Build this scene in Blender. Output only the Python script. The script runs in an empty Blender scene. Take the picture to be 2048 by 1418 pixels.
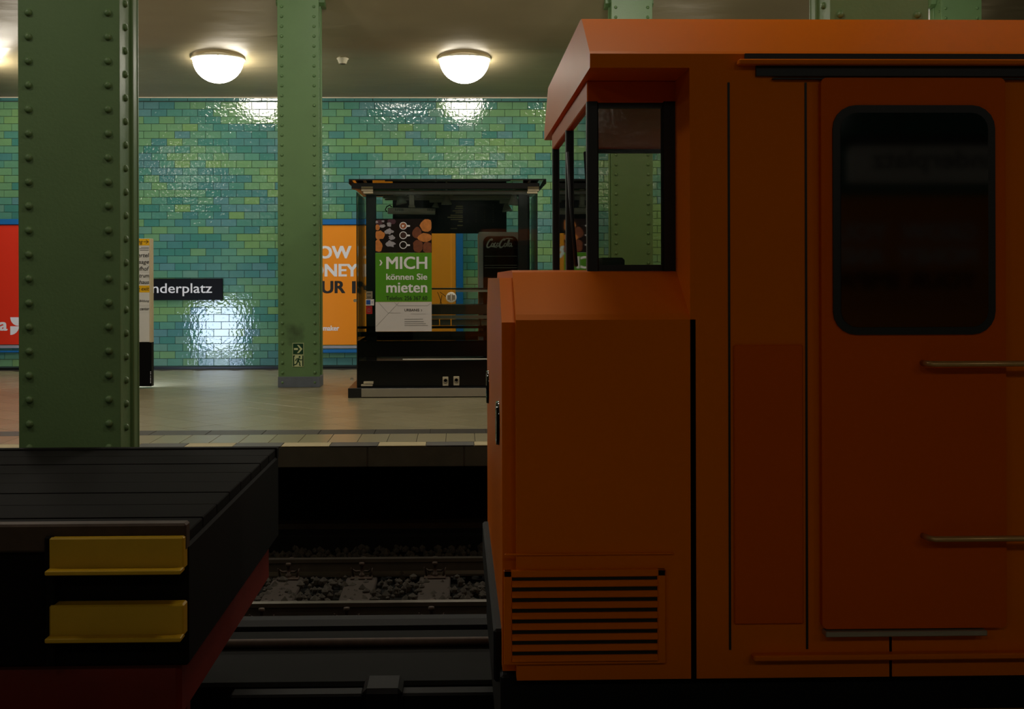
import bpy, bmesh, math, random
from mathutils import Vector, Matrix, noise
random.seed(7)
S = bpy.context.scene
COL = S.collection
PI = math.pi

# ------------------------------------------------------------------ camera
W_, H_ = 2048, 1418
FPX = 2500.0
EYE = 1.52
YAW = -math.radians(1.43)
ROLL = 0.0028
cam_d = bpy.data.cameras.new('camera'); cam_o = bpy.data.objects.new('camera', cam_d)
COL.objects.link(cam_o); S.camera = cam_o
cam_d.sensor_width = 36.0; cam_d.lens = FPX / W_ * 36.0
cam_d.shift_x = 0.0227; cam_d.shift_y = -0.0742
cam_d.clip_start = 0.05; cam_d.clip_end = 200
RCAM = Matrix.Rotation(YAW, 3, 'Z') @ Matrix.Rotation(PI/2, 3, 'X') @ Matrix.Rotation(-ROLL, 3, 'Z')
cam_o.matrix_world = Matrix.Translation((0, 0, EYE)) @ RCAM.to_4x4()

# ------------------------------------------------------------------ world, exposure, lamps' strength
wd = bpy.data.worlds.new('world'); S.world = wd; wd.use_nodes = True
wd.node_tree.nodes['Background'].inputs[0].default_value = (0.02, 0.02, 0.02, 1)
wd.node_tree.nodes['Background'].inputs[1].default_value = 0.3
S.view_settings.view_transform = 'Standard'; S.view_settings.look = 'None'
S.view_settings.gamma = 1.0; S.view_settings.use_curve_mapping = False
S.view_settings.exposure = 0.12
S.cycles.use_denoising = True
S.cycles.max_bounces = 10; S.cycles.transparent_max_bounces = 16
S.cycles.sample_clamp_indirect = 4.0
LAMP_FAR = 22.0
LAMP_NEAR = 10.5
FILL_BACK = 8.0  # strength of the fill row added behind the camera
FILL_MID = 38.0  # strength of the fill row added over the far platform edge
SCREEN = 15.0

def P(x, y, Y):
    """point on the plane at depth Y that the photograph shows at pixel x, y"""
    xc = ((x / W_ - 0.5) + cam_d.shift_x) * W_ / FPX
    yc = ((H_/2 - y) / W_ + cam_d.shift_y) * W_ / FPX
    d = RCAM @ Vector((xc, yc, -1.0))
    return Vector((0, 0, EYE)) + d * (Y / d.y)
def PX(x, Y): return P(x, 557, Y).x
def PZ(y, Y, x=915): return P(x, y, Y).z

# ------------------------------------------------------------------ materials
def lin(c):
    return tuple(((v/255)/12.92 if v/255 <= 0.04045 else ((v/255+0.055)/1.055)**2.4) for v in c) + (1,)
def mat(name, rgb, rough=0.5, metal=0.0, spec=0.5, var=0.0, vscale=6.0, bump=0.0, bscale=40.0, bdist=0.004, emit=None, coat=0.0, stretch=None, bdetail=3, stint=None):
    m = bpy.data.materials.new(name); m.use_nodes = True
    nt = m.node_tree; b = nt.nodes['Principled BSDF']
    base = lin(rgb)
    b.inputs['Base Color'].default_value = base
    b.inputs['Roughness'].default_value = rough
    b.inputs['Metallic'].default_value = metal
    b.inputs['Specular IOR Level'].default_value = spec
    if coat: b.inputs['Coat Weight'].default_value = coat; b.inputs['Coat Roughness'].default_value = 0.08
    geo = nt.nodes.new('ShaderNodeNewGeometry')
    src = geo.outputs['Position']
    if stretch:
        mp = nt.nodes.new('ShaderNodeMapping'); mp.inputs['Scale'].default_value = stretch
        nt.links.new(src, mp.inputs['Vector']); src = mp.outputs[0]
    if var:
        n = nt.nodes.new('ShaderNodeTexNoise'); n.inputs['Scale'].default_value = vscale; n.inputs['Detail'].default_value = 5
        nt.links.new(src, n.inputs['Vector'])
        mx = nt.nodes.new('ShaderNodeMix'); mx.data_type = 'RGBA'
        mx.inputs['A'].default_value = tuple(min(1, v*(1-var)) for v in base[:3]) + (1,)
        mx.inputs['B'].default_value = tuple(min(1, v*(1+var)) for v in base[:3]) + (1,)
        nt.links.new(n.outputs['Fac'], mx.inputs['Factor'])
        nt.links.new(mx.outputs['Result'], b.inputs['Base Color'])
    if bump:
        n2 = nt.nodes.new('ShaderNodeTexNoise'); n2.inputs['Scale'].default_value = bscale; n2.inputs['Detail'].default_value = bdetail
        nt.links.new(src, n2.inputs['Vector'])
        bp = nt.nodes.new('ShaderNodeBump'); bp.inputs['Strength'].default_value = bump; bp.inputs['Distance'].default_value = bdist
        nt.links.new(n2.outputs['Fac'], bp.inputs['Height']); nt.links.new(bp.outputs['Normal'], b.inputs['Normal'])
    if stint: b.inputs['Specular Tint'].default_value = tuple(stint) + (1,)
    if emit:
        b.inputs['Emission Color'].default_value = lin(emit[0]); b.inputs['Emission Strength'].default_value = emit[1]
    return m
def glass(name, tint, refl=1.0, rough=0.02):
    m = bpy.data.materials.new(name); m.use_nodes = True; nt = m.node_tree
    for n in list(nt.nodes): nt.nodes.remove(n)
    out = nt.nodes.new('ShaderNodeOutputMaterial'); t = nt.nodes.new('ShaderNodeBsdfTransparent'); t.inputs[0].default_value = tuple(tint) + (1,)
    g = nt.nodes.new('ShaderNodeBsdfGlossy'); g.inputs['Roughness'].default_value = rough
    f = nt.nodes.new('ShaderNodeFresnel'); f.inputs['IOR'].default_value = 1.45
    mx = nt.nodes.new('ShaderNodeMixShader'); ml = nt.nodes.new('ShaderNodeMath'); ml.operation = 'MULTIPLY'; ml.inputs[1].default_value = refl
    nt.links.new(f.outputs[0], ml.inputs[0]); nt.links.new(ml.outputs[0], mx.inputs[0])
    nt.links.new(t.outputs[0], mx.inputs[1]); nt.links.new(g.outputs[0], mx.inputs[2]); nt.links.new(mx.outputs[0], out.inputs[0])
    return m

M = {}
TILE_RGB = [(68,128,116),(80,136,120),(94,144,114),(104,149,108),(108,151,104),(114,153,98),(74,128,124),(88,134,134),(98,143,125),(86,141,121)]
TILES = [mat('glazed_tile_%d' % i, c, rough=0.09, spec=0.9, var=0.10, vscale=9, bump=1.0, bscale=19, bdist=0.0029, bdetail=1) for i, c in enumerate(TILE_RGB)]
M['grout'] = mat('grout', (62,80,70), 0.9)
M['ceiling'] = mat('painted_ceiling', (150,137,106), 0.42, spec=0.4, var=0.10, vscale=1.6, bump=0.16, bscale=2.2, bdist=0.05, stretch=(0.6,2.6,2.6))
M['cream'] = mat('cream_paint', (225,215,185), 0.45)
M['green'] = mat('green_paint', (106,140,90), 0.36, var=0.10, vscale=3, bump=0.22, bscale=70, bdist=0.004)
M['green_near'] = mat('green_paint_thick', (112,142,92), 0.36, var=0.10, vscale=3, bump=0.25, bscale=55, bdist=0.004)
M['green_stained'] = mat('green_paint_stained', (106,140,90), 0.36, var=0.10, vscale=3, bump=0.22, bscale=70)
def stain(m, c, r, k):
    nt = m.node_tree; b = nt.nodes['Principled BSDF']; src = b.inputs['Base Color'].links[0].from_socket
    g = nt.nodes.new('ShaderNodeNewGeometry'); d = nt.nodes.new('ShaderNodeVectorMath'); d.operation = 'DISTANCE'; d.inputs[1].default_value = c
    n = nt.nodes.new('ShaderNodeTexNoise'); n.inputs['Scale'].default_value = 9; n.inputs['Detail'].default_value = 4
    a = nt.nodes.new('ShaderNodeMath'); a.operation = 'MULTIPLY_ADD'; a.inputs[1].default_value = 0.35; 
    mr = nt.nodes.new('ShaderNodeMapRange'); mr.inputs['From Min'].default_value = r*0.5; mr.inputs['From Max'].default_value = r*1.6; mr.inputs['To Min'].default_value = k; mr.inputs['To Max'].default_value = 0.0
    mx = nt.nodes.new('ShaderNodeMix'); mx.data_type = 'RGBA'; mx.inputs['B'].default_value = lin((44,46,34))
    nt.links.new(g.outputs['Position'], d.inputs[0]); nt.links.new(g.outputs['Position'], n.inputs['Vector'])
    nt.links.new(n.outputs['Fac'], a.inputs[0]); nt.links.new(d.outputs['Value'], a.inputs[2])
    nt.links.new(a.outputs[0], mr.inputs['Value']); nt.links.new(mr.outputs[0], mx.inputs['Factor'])
    nt.links.new(src, mx.inputs['A']); nt.links.new(mx.outputs['Result'], b.inputs['Base Color'])
stain(M['green_stained'], tuple(P(592, 668, 17.6)), 0.22, 0.7)
M['skirt'] = mat('slate_skirting', (104,112,122), 0.5, var=0.25, vscale=12)
M['floor'] = mat('platform_floor_tile', (140,131,101), 0.28, spec=0.5, var=0.14, vscale=7, bump=0.12, bscale=90, bdist=0.002)
M['floor2'] = mat('platform_floor_tile_pale', (147,138,108), 0.28, spec=0.5, var=0.14, vscale=7, bump=0.12, bscale=90, bdist=0.002)
M['joint'] = mat('floor_joint', (70,60,46), 0.8)
M['band'] = mat('dark_guide_band', (54,48,40), 0.5, var=0.1)
M['edge_dark'] = mat('edge_block_dark', (72,68,62), 0.5, var=0.15)
M['edge_pale'] = mat('edge_block_pale', (176,160,118), 0.55, var=0.15)
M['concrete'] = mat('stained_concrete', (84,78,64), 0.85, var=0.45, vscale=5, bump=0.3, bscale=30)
M['concrete_dark'] = mat('dark_concrete', (17,17,14), 0.9, spec=0.15, var=0.4, vscale=4)  # very dark mottled concrete for track bed, curb and under the platforms
M['stone'] = mat('ballast_stone', (56,50,40), 0.85, var=0.5, vscale=9)
M['rail'] = mat('worn_steel_rail', (120,112,100), 0.32, metal=0.85, var=0.2)
M['rust'] = mat('rusty_steel', (70,54,42), 0.7, metal=0.3, var=0.4, vscale=20)
M['sleeper'] = mat('sleeper_wood', (52,42,33), 0.85, var=0.3)
M['lamp_dome'] = mat('opal_lamp_dome', (255,250,238), 0.3, emit=((255,247,232), LAMP_FAR))
M['fill_dome_mid'] = mat('opal_fill_dome_mid', (255,250,238), 0.3, emit=((255,247,232), FILL_MID))
M['fill_dome_back'] = mat('opal_fill_dome_back', (255,250,238), 0.3, emit=((255,247,232), FILL_BACK))
M['lamp_dome_near'] = mat('opal_lamp_dome_near', (255,250,238), 0.3, emit=((255,247,232), LAMP_NEAR))
M['screen'] = mat('backlit_panel', (240,245,255), 0.3, emit=((205,222,255), SCREEN))
M['blue'] = mat('blue_enamel_frame', (28,104,168), 0.3)
M['grey_strip'] = mat('grey_ledge', (150,152,160), 0.4)
M['orange_ad'] = mat('orange_poster_print', (238,142,2), 0.45)
M['red_ad'] = mat('red_poster_print', (222,44,12), 0.45)
M['white_ink'] = mat('white_ink', (228,226,228), 0.5)
M['black_ink'] = mat('black_ink', (20,16,16), 0.5)
M['grey_ink'] = mat('grey_ink', (120,118,114), 0.5)
M['black_enamel'] = mat('black_enamel', (7,7,9), 0.5, spec=0.12)
M['totem_white'] = mat('totem_white', (226,224,218), 0.4)
M['totem_cream'] = mat('totem_edge', (214,196,160), 0.4)
M['yellow'] = mat('sign_yellow', (246,190,18), 0.4)
M['exit_green'] = mat('exit_green', (12,64,34), 0.4)
M['exit_pale'] = mat('exit_pale', (206,214,160), 0.4)
M['dark_steel'] = mat('black_coated_steel', (14,15,15), 0.35)
M['dark_bluish'] = mat('kiosk_post_coat', (22,30,32), 0.3)
M['kiosk_black'] = mat('kiosk_black_panel', (6,6,6), 0.16, spec=0.35)
M['alu'] = mat('brushed_alu', (168,162,146), 0.38, metal=0.6, var=0.1)
M['alu_pale'] = mat('pale_alu', (224,220,206), 0.4)
M['spot_grey'] = mat('spot_lamp_grey', (178,180,170), 0.4)
M['beige_plate'] = mat('beige_plate', (188,176,146), 0.5)
M['glass'] = glass('kiosk_glass', (0.86,0.91,0.89), 0.8)
M['roof_glass'] = glass('green_roof_glass', (0.42,0.54,0.48), 1.2)
M['green_print'] = mat('poster_green', (76,140,18), 0.4)
M['paper'] = mat('poster_paper', (206,200,196), 0.5)
M['coffee'] = mat('coffee_print', (150,84,42), 0.5, var=0.3, vscale=30)
M['dark_coffee'] = mat('dark_coffee_print', (54,26,14), 0.5)
M['pastry'] = mat('pastry_print', (190,116,50), 0.5, var=0.45, vscale=22)
M['pastry_dark'] = mat('dark_pastry_print', (112,58,28), 0.5, var=0.5, vscale=24)
M['sugar'] = mat('sugar_print', (150,146,152), 0.5, var=0.6, vscale=40)
M['plum'] = mat('plum_print', (66,34,44), 0.5, var=0.4, vscale=20)
M['wood_print'] = mat('dark_wood_print', (20,11,7), 0.5, spec=0.2, var=0.3, vscale=20)
M['counter'] = mat('counter_front', (78,64,48), 0.4, var=0.2)
M['grey_block'] = mat('grey_counter_block', (128,118,96), 0.5, var=0.2)
M['fridge'] = mat('fridge_grey', (188,190,184), 0.35)
M['fridge_in'] = mat('fridge_dark_door', (16,16,14), 0.12)
M['silver_ink'] = mat('silver_ink', (226,228,222), 0.4)
M['gold_ink'] = mat('gold_ink', (222,208,140), 0.5)
M['red'] = mat('sticker_red', (150,24,24), 0.4)
M['card_blue'] = mat('card_blue', (24,74,150), 0.4)
M['orange'] = mat('loco_orange', (224,110,0), 0.42, spec=0.2, stint=(1.0,0.5,0.06), var=0.05, vscale=2, bump=0.05, bscale=6)
M['orange_deep'] = mat('loco_orange_deep', (212,88,2), 0.42, spec=0.2, stint=(1.0,0.5,0.06), var=0.06, vscale=2)
M['black_rubber'] = mat('black_rubber', (8,8,8), 0.5)
M['loco_glass'] = mat('dark_window_glass', (7,8,8), 0.05, spec=0.6)
M['cab_glass'] = glass('cab_glass', (0.86,0.84,0.78), 1.2)
M['cab_dark'] = mat('cab_interior', (26,20,16), 0.6)
M['tan_rail'] = mat('tan_handrail', (190,150,96), 0.3, metal=0.5)
M['under'] = mat('underframe_black', (8,7,6), 0.7, spec=0.25)
M['wagon_dark'] = mat('wagon_dark_paint', (12,9,7), 0.8, spec=0.12, var=0.3, vscale=5)
M['wagon_plank'] = mat('wagon_deck_plank', (12,9,6), 0.9, spec=0.1, var=0.35, vscale=8, stretch=(0.4,4,4))
M['wagon_red'] = mat('wagon_red_paint', (120,30,12), 0.5, var=0.3)
M['step_yellow'] = mat('yellow_step_paint', (200,158,14), 0.45, var=0.12)
M['white_plastic'] = mat('white_plastic', (222,218,204), 0.4)

# ------------------------------------------------------------------ mesh helpers
class MB:
    def __init__(s): s.bm = bmesh.new(); s.mi = 0
    def _tag(s, faces):
        for f in faces: f.material_index = s.mi
    def box(s, x0, x1, y0, y1, z0, z1, bev=0.0, seg=1):
        if x0 > x1: x0, x1 = x1, x0
        if y0 > y1: y0, y1 = y1, y0
        if z0 > z1: z0, z1 = z1, z0
        b = bmesh.new() if bev else s.bm
        vs = [b.verts.new((x, y, z)) for x in (x0, x1) for y in (y0, y1) for z in (z0, z1)]
        fs = [b.faces.new([vs[i] for i in q]) for q in ((0,1,3,2),(4,6,7,5),(0,4,5,1),(2,3,7,6),(0,2,6,4),(1,5,7,3))]
        if bev:
            bmesh.ops.bevel(b, geom=list(b.edges), offset=bev, segments=seg, affect='EDGES', profile=0.5)
            bmesh.ops.recalc_face_normals(b, faces=b.faces)
            s.merge(b)
        else: s._tag(fs)
        return s
    def merge(s, b, mtx=None):
        mp = {}
        for v in b.verts: mp[v] = s.bm.verts.new((mtx @ v.co) if mtx else v.co)
        for f in b.faces:
            try: n = s.bm.faces.new([mp[v] for v in f.verts]); n.material_index = s.mi; n.smooth = f.smooth
            except ValueError: pass
        b.free()
    def prism(s, pts, axis, a0, a1):
        """closed outline pts in the two other axes, extruded along axis from a0 to a1"""
        def mk(p, a):
            return {'x': (a, p[0], p[1]), 'y': (p[0], a, p[1]), 'z': (p[0], p[1], a)}[axis]
        v0 = [s.bm.verts.new(mk(p, a0)) for p in pts]; v1 = [s.bm.verts.new(mk(p, a1)) for p in pts]
        n = len(pts); fs = [s.bm.faces.new(v0), s.bm.faces.new(v1[::-1])]
        for i in range(n): fs.append(s.bm.faces.new((v0[i], v0[(i+1) % n], v1[(i+1) % n], v1[i])))
        bmesh.ops.recalc_face_normals(s.bm, faces=fs); s._tag(fs); return s
    def lathe(s, prof, c=(0,0,0), seg=24, axis='z', smooth=True):
        """prof: list of (radius, height) turned round the axis through c"""
        rings = []; fs = []
        def mk(r, h, t):
            a, b2 = r*math.cos(t), r*math.sin(t)
            v = {'z': (a, b2, h), 'y': (a, h, b2), 'x': (h, a, b2)}[axis]
            return (v[0]+c[0], v[1]+c[1], v[2]+c[2])
        for r, h in prof:
            if r < 1e-6: rings.append([s.bm.verts.new(mk(0, h, 0))])
            else: rings.append([s.bm.verts.new(mk(r, h, 2*PI*k/seg)) for k in range(seg)])
        for A, B in zip(rings, rings[1:]):
            for k in range(seg):
                k2 = (k+1) % seg
                q = [A[k % len(A)], A[k2 % len(A)], B[k2 % len(B)], B[k % len(B)]]
                u = []
                for v in q:
                    if v not in u: u.append(v)
                if len(u) > 2: fs.append(s.bm.faces.new(u))
        bmesh.ops.recalc_face_normals(s.bm, faces=fs)
        for f in fs: f.smooth = smooth
        s._tag(fs); return s
    def tube(s, pts, r, seg=8):
        pts = [Vector(p) for p in pts]; rings = []; fs = []
        for i, p in enumerate(pts):
            d = (pts[min(i+1, len(pts)-1)] - pts[max(i-1, 0)]).normalized()
            a = d.orthogonal().normalized() if i == 0 else (rings_a - d*rings_a.dot(d)).normalized()
            rings_a = a; b2 = d.cross(a)
            rr = r[i] if isinstance(r, (list, tuple)) else r
            rings.append([s.bm.verts.new(p + (a*math.cos(2*PI*k/seg) + b2*math.sin(2*PI*k/seg))*rr) for k in range(seg)])
        for A, B in zip(rings, rings[1:]):
            for k in range(seg): fs.append(s.bm.faces.new((A[k], A[(k+1) % seg], B[(k+1) % seg], B[k])))
        fs.append(s.bm.faces.new(rings[0])); fs.append(s.bm.faces.new(rings[-1][::-1]))
        bmesh.ops.recalc_face_normals(s.bm, faces=fs)
        for f in fs[:-2]: f.smooth = True
        s._tag(fs); return s
    def poly(s, pts, y):
        """flat outline facing the camera side, pts = (x, z)"""
        f = s.bm.faces.new([s.bm.verts.new((p[0], y, p[1])) for p in pts]); f.normal_update()
        if f.normal.y > 0: f.normal_flip()
        s._tag([f]); return s
    def ring(s, cx, cz, r0, r1, y, seg=28, sx=1.0):
        for k in range(seg):
            t0, t1 = 2*PI*k/seg, 2*PI*(k+1)/seg
            s.poly([(cx+r0*sx*math.cos(t0), cz+r0*math.sin(t0)), (cx+r1*sx*math.cos(t0), cz+r1*math.sin(t0)),
                    (cx+r1*sx*math.cos(t1), cz+r1*math.sin(t1)), (cx+r0*sx*math.cos(t1), cz+r0*math.sin(t1))], y)
        return s
    def mesh(s, name, mats):
        me = bpy.data.meshes.new(name); s.bm.to_mesh(me); s.bm.free()
        for m in (mats if isinstance(mats, (list, tuple)) else [mats]): me.materials.append(m)
        return me
    def build(s, name, mats, parent=None):
        return obj(name, s.mesh(name, mats), parent)
def B(*a, **k): return MB().box(*a, **k)

def origin(p):
    v = Vector(p.location)
    q = p
    while q.parent: q = q.parent; v = v + Vector(q.location) if False else v
    return v
ROOT = {}
def obj(name, me, parent=None):
    """meshes are modelled in world coordinates; a parent only carries them along"""
    o = bpy.data.objects.new(name, me); COL.objects.link(o)
    if parent is not None:
        o.parent = parent
        L = ROOT.get(parent, Vector((0,0,0)))
        o.matrix_parent_inverse = Matrix.Translation(-L)
        ROOT[o] = Vector((0,0,0))
    return o
def thing(name, label, cat, loc=(0,0,0), group=None):
    o = bpy.data.objects.new(name, None); o.empty_display_size = 0.1; COL.objects.link(o)
    o.location = loc; o['label'] = label; o['category'] = cat
    if group: o['group'] = group
    ROOT[o] = Vector(loc); return o
def tag(o, label, cat, group=None):
    o['label'] = label; o['category'] = cat
    if group: o['group'] = group
    return o
def struct(o): o['kind'] = 'structure'; return o
def stuff(o): o['kind'] = 'stuff'; return o
def dup(root, dx, dy=0, dz=0, label=None):
    r = root.copy(); COL.objects.link(r); r.location = Vector(root.location) + Vector((dx, dy, dz))
    if label: r['label'] = label
    for ch in list(root.children):
        c = ch.copy(); COL.objects.link(c); c.parent = r; c.matrix_parent_inverse = ch.matrix_parent_inverse
        for g in list(ch.children):
            d = g.copy(); COL.objects.link(d); d.parent = c; d.matrix_parent_inverse = g.matrix_parent_inverse
    return r

def glyphs(txt, bold=0.0):
    cu = bpy.data.curves.new('t', 'FONT'); cu.body = txt; cu.size = 1.0; cu.offset = bold; cu.resolution_u = 3
    to = bpy.data.objects.new('t', cu); COL.objects.link(to)
    dg = bpy.context.evaluated_depsgraph_get(); dg.update()
    me = bpy.data.meshes.new_from_object(to.evaluated_get(dg))
    vs = [(v.co.x, v.co.y) for v in me.vertices]; fs = [tuple(p.vertices) for p in me.polygons]
    bpy.data.objects.remove(to); bpy.data.curves.remove(cu); bpy.data.meshes.remove(me)
    return vs, fs
def lettering(name, words, Y, m, parent, bold=0.0, px=True, flip=False, slant=0.0):
    """words: (text, x0, x1, ytop, ybottom); each is fitted to that box on the plane Y"""
    V, F = [], []
    for w in words:
        txt, x0, x1, yt, yb = w[:5]
        vs, fs = glyphs(txt)
        if not vs: continue
        if bold:   # heavier weight: the outline repeated a hair to each side
            n0 = len(vs); base = list(vs); bf = list(fs); vs = []; fs = []; dep = []
            for q, (ox, oy) in enumerate(((-bold, -bold*0.5), (bold, -bold*0.5), (-bold, bold*0.5), (bold, bold*0.5), (0, 0))):
                fs += [tuple(i + len(vs) for i in f) for f in bf]; vs += [(x+ox, y+oy) for x, y in base]; dep += [q*0.00015]*n0
        else: dep = [0.0]*len(vs)
        if slant: vs = [(x + slant*y, y) for x, y in vs]
        ax, bx = min(v[0] for v in vs), max(v[0] for v in vs); ay, by = min(v[1] for v in vs), max(v[1] for v in vs)
        if px: a = P(x0, yb, Y); b = P(x1, yt, Y); X0, X1, Z0, Z1 = a.x, b.x, a.z, b.z
        else: X0, X1, Z0, Z1 = x0, x1, yb, yt
        n = len(V)
        for (x, y), dd in zip(vs, dep): V.append((X0 + (x-ax)/(bx-ax)*(X1-X0), Y - (dd if Y > 0 else -dd), Z0 + (y-ay)/(by-ay)*(Z1-Z0)))
        F += [tuple(i+n for i in f) for f in fs]
    me = bpy.data.meshes.new(name); me.from_pydata(V, [], F); me.materials.append(m); me.update()
    return obj(name, me, parent)
def bars(rects, Y, d=0.002):
    mb = MB()
    for x0, x1, y0, y1 in rects:
        a = P(x0, y1, Y); b = P(x1, y0, Y); mb.box(a.x, b.x, Y-d, Y, a.z, b.z)
    return mb
def pbox(x0, x1, y0, y1, Y0, Y1, bev=0.0, ref=None):
    """box whose front face (at Y0) covers the pixels x0..x1, y0..y1"""
    a = P(x0, y1, Y0); b = P(x1, y0, Y0)
    return MB().box(a.x, b.x, Y0, Y1, a.z, b.z, bev)
def rrect(x0, x1, z0, z1, r, n=5, corners=(1,1,1,1)):
    pts = []
    for k, (cx, cz, t) in enumerate(((x1-r, z1-r, 0), (x0+r, z1-r, PI/2), (x0+r, z0+r, PI), (x1-r, z0+r, 1.5*PI))):
        if corners[k]: pts += [(cx+r*math.cos(t+PI/2*i/n), cz+r*math.sin(t+PI/2*i/n)) for i in range(n+1)]
        else: pts.append((x1 if k in (0,3) else x0, z1 if k < 2 else z0))
    return pts

# ================================================================== SETTING
YW = 21.37          # far tiled wall
YE = 11.41          # far platform edge
YC = 17.6           # front of the far columns
YN = 7.23           # front of the near columns
ZR = -0.85          # rail head
ZB = -1.0           # ballast
YP = 4.36           # near platform edge
YL = 19.2           # far lamp row
X0, X1 = -15.0, 15.0

wall = struct(B(X0, X1, YW+0.012, YW+0.4, -0.02, 4.75).build('wall_back', M['grout']))
# --- wall tiles
TW, TH, J = 0.2612, 0.1247, 0.0036
z_top = PZ(204, YW); ROWS = 36
x_ph = PX(288, YW)
def tile_color(c, r):
    v = noise.noise(Vector((c*0.16 + 3.1, r*0.34 + 1.7, 0.3))) + 0.55*noise.noise(Vector((c*0.55, r*0.7, 4.2)))
    u = random.random()
    if u < 0.16: return random.randrange(10)
    v += random.uniform(-0.16, 0.16)
    if v > 0.40: return 5
    if v > 0.24: return 4
    if v > 0.10: return 3
    if v > 0.0: return 2
    if v > -0.10: return random.choice((8, 1, 9))
    if v > -0.24: return random.choice((0, 1, 9))
    if v > -0.36: return random.choice((0, 6))
    return random.choice((6, 7))
def tile_verts(w, h, tx=0.0, tz=0.0):
    a, b, e = w/2, h/2, 0.0032
    out = []
    for (x, z) in ((-a,-b),(a,-b),(a,b),(-a,b)): out.append((x, 0.012, z))
    for (x, z) in ((-a+e,-b+e),(a-e,-b+e),(a-e,b-e),(-a+e,b-e)): out.append((x, x*tx + z*tz, z))
    return out
TF = [(4,5,6,7),(0,1,5,4),(1,2,6,5),(2,3,7,6),(3,0,4,7)]
HIDE = [(30,284,0,1418),(550,652,0,1418),(275,306,470,780),(195,448,553,604),(560,930,434,708),(-300,150,434,708),
        (700,1092,355,800),(1190,3000,0,1418),(990,1190,535,1418)]
cells = []
for r in range(ROWS):
    zc = z_top - (r+0.5)*TH
    c0 = int((-9.6 - x_ph)/TW) - 1; c1 = int((11.0 - x_ph)/TW) + 1
    for c in range(c0, c1):
        xc = x_ph + (c + 0.5 + (0.5 if r % 2 else 0))*TW
        cells.append((r, c, xc, zc, tile_color(c, r)))
def pix(p):
    d = RCAM.transposed() @ (Vector(p) - Vector((0,0,EYE)))
    return ((d.x/-d.z*FPX/W_ - cam_d.shift_x + 0.5)*W_, H_/2 - (d.y/-d.z*FPX/W_ - cam_d.shift_y)*W_)
seen = []
for i, (r, c, xc, zc, k) in enumerate(cells):
    x, y = pix((xc, YW, zc))
    if 5 < x < 2040 and 200 < y < 740 and not any(a < x < b and e < y < f for a, b, e, f in HIDE):
        seen.append(((xc)**2 + (zc-EYE)**2, i))
single = set(i for _, i in sorted(seen)[:300])
tile_me = []
for k, m in enumerate(TILES):
    me = bpy.data.meshes.new('tile'); me.from_pydata(tile_verts(TW-J, TH-J), [], TF); me.materials.append(m); tile_me.append(me)
V, F, FM = [], [], []
for i, (r, c, xc, zc, k) in enumerate(cells):
    ta, tb = random.gauss(0, 0.002), random.gauss(0, 0.003)
    if i in single:
        o = obj('tile', tile_me[k], wall); o.location = (xc, YW, zc); o.rotation_euler = (tb, 0, ta)
    else:
        n = len(V); V += [(x+xc, y+YW, z+zc) for x, y, z in tile_verts(TW-J, TH-J, ta, tb)]
        F += [tuple(q+n for q in f) for f in TF]; FM += [k]*5
me = bpy.data.meshes.new('tiles'); me.from_pydata(V, [], F)
for m in TILES: me.materials.append(m)
me.polygons.foreach_set('material_index', FM); me.update()
stuff(obj('tiles', me, wall))
# coping course, gutter and skirting
mb = MB(); x = -9.6
while x < 11: mb.box(x+0.002, x+0.31, YW-0.02, YW+0.012, z_top+0.012, z_top+0.062, 0.004); x += 0.314
struct(mb.build('trim_1', TILES[6]))
struct(B(X0, X1, YW-0.025, YW+0.02, z_top+0.062, z_top+0.078).build('trim_2', M['cream']))
struct(B(X0, X1, YW-0.012, YW+0.012, 0.0, 0.03).build('baseboard_back', M['dark_steel']))
struct(B(X0, X1, YW-0.32, YW-0.29, 0.0, 0.006).build('trim_3', M['band']))

# --- ceiling: low over the platform lamps, rising to the columns
def ceil_prof():
    return [(YW+0.4,4.60),(YW,4.615),(20.5,4.73),(19.8,4.82),(YL,4.896),(18.75,4.965),(18.5,5.09),(18.25,5.29),(18.0,5.51),(17.6,5.78),(17.2,5.98),(16.6,6.12),(15.8,6.2),
            (6.9,6.2),(6.5,5.5),(6.2,5.02),(5.9,4.88),(-9.2,4.88)]
pr = ceil_prof(); pts = [(y, z) for y, z in pr] + [(-9.2, 6.6), (YW+0.4, 6.6)]
ce = MB().prism(pts, 'x', X0, X1).build('ceiling', M['ceiling'])
for p in ce.data.polygons:
    if abs(p.normal.x) < 0.5: p.use_smooth = True
struct(ce)
struct(B(X0-0.3, X0, -9.2, YW+0.4, -1.5, 6.6).build('wall_left', M['grout']))
struct(B(X1, X1+0.3, -9.2, YW+0.4, -1.5, 6.6).build('wall_right', M['grout']))
wf = struct(B(X0, X1, -9.3, -8.9, -0.02, 4.9).build('wall_front', TILES[1]))

# --- far platform
floor = struct(B(X0, X1, YE+0.012, YW+0.4, -0.19, -0.008).build('floor', M['joint']))
def slab(w, d, t=0.008, e=0.002):
    return B(-w/2, w/2, -d/2, d/2, -t, 0.0, e)
# pale and dark blocks along the edge
be = 0.44; xb = PX(463, YE) - 40*be
eb = [slab(be-0.006, 0.25).mesh('edge_block', m) for m in (M['edge_dark'], M['edge_pale'])]
k = 0
while xb < 5:
    if xb > -6.2:
        o = obj('edge_block', eb[(k+1) % 2] if True else None, floor); o.location = (xb - be/2, YE+0.125, 0)
    xb += be; k += 1
et = [slab(0.27, 0.605).mesh('edge_tile', m) for m in (M['floor'], M['floor2'])]
xb = PX(517, 12.0) - 22*0.275
while xb < 4.5:
    o = obj('edge_tile', random.choice(et), floor); o.location = (xb, YE+0.25+0.31, 0); xb += 0.275
gb = slab(0.545, 0.36).mesh('guide_tile', M['band'])
xb = -6.6
while xb < 4.5:
    o = obj('guide_tile', gb, floor); o.location = (xb, 12.465, 0); xb += 0.55
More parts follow.
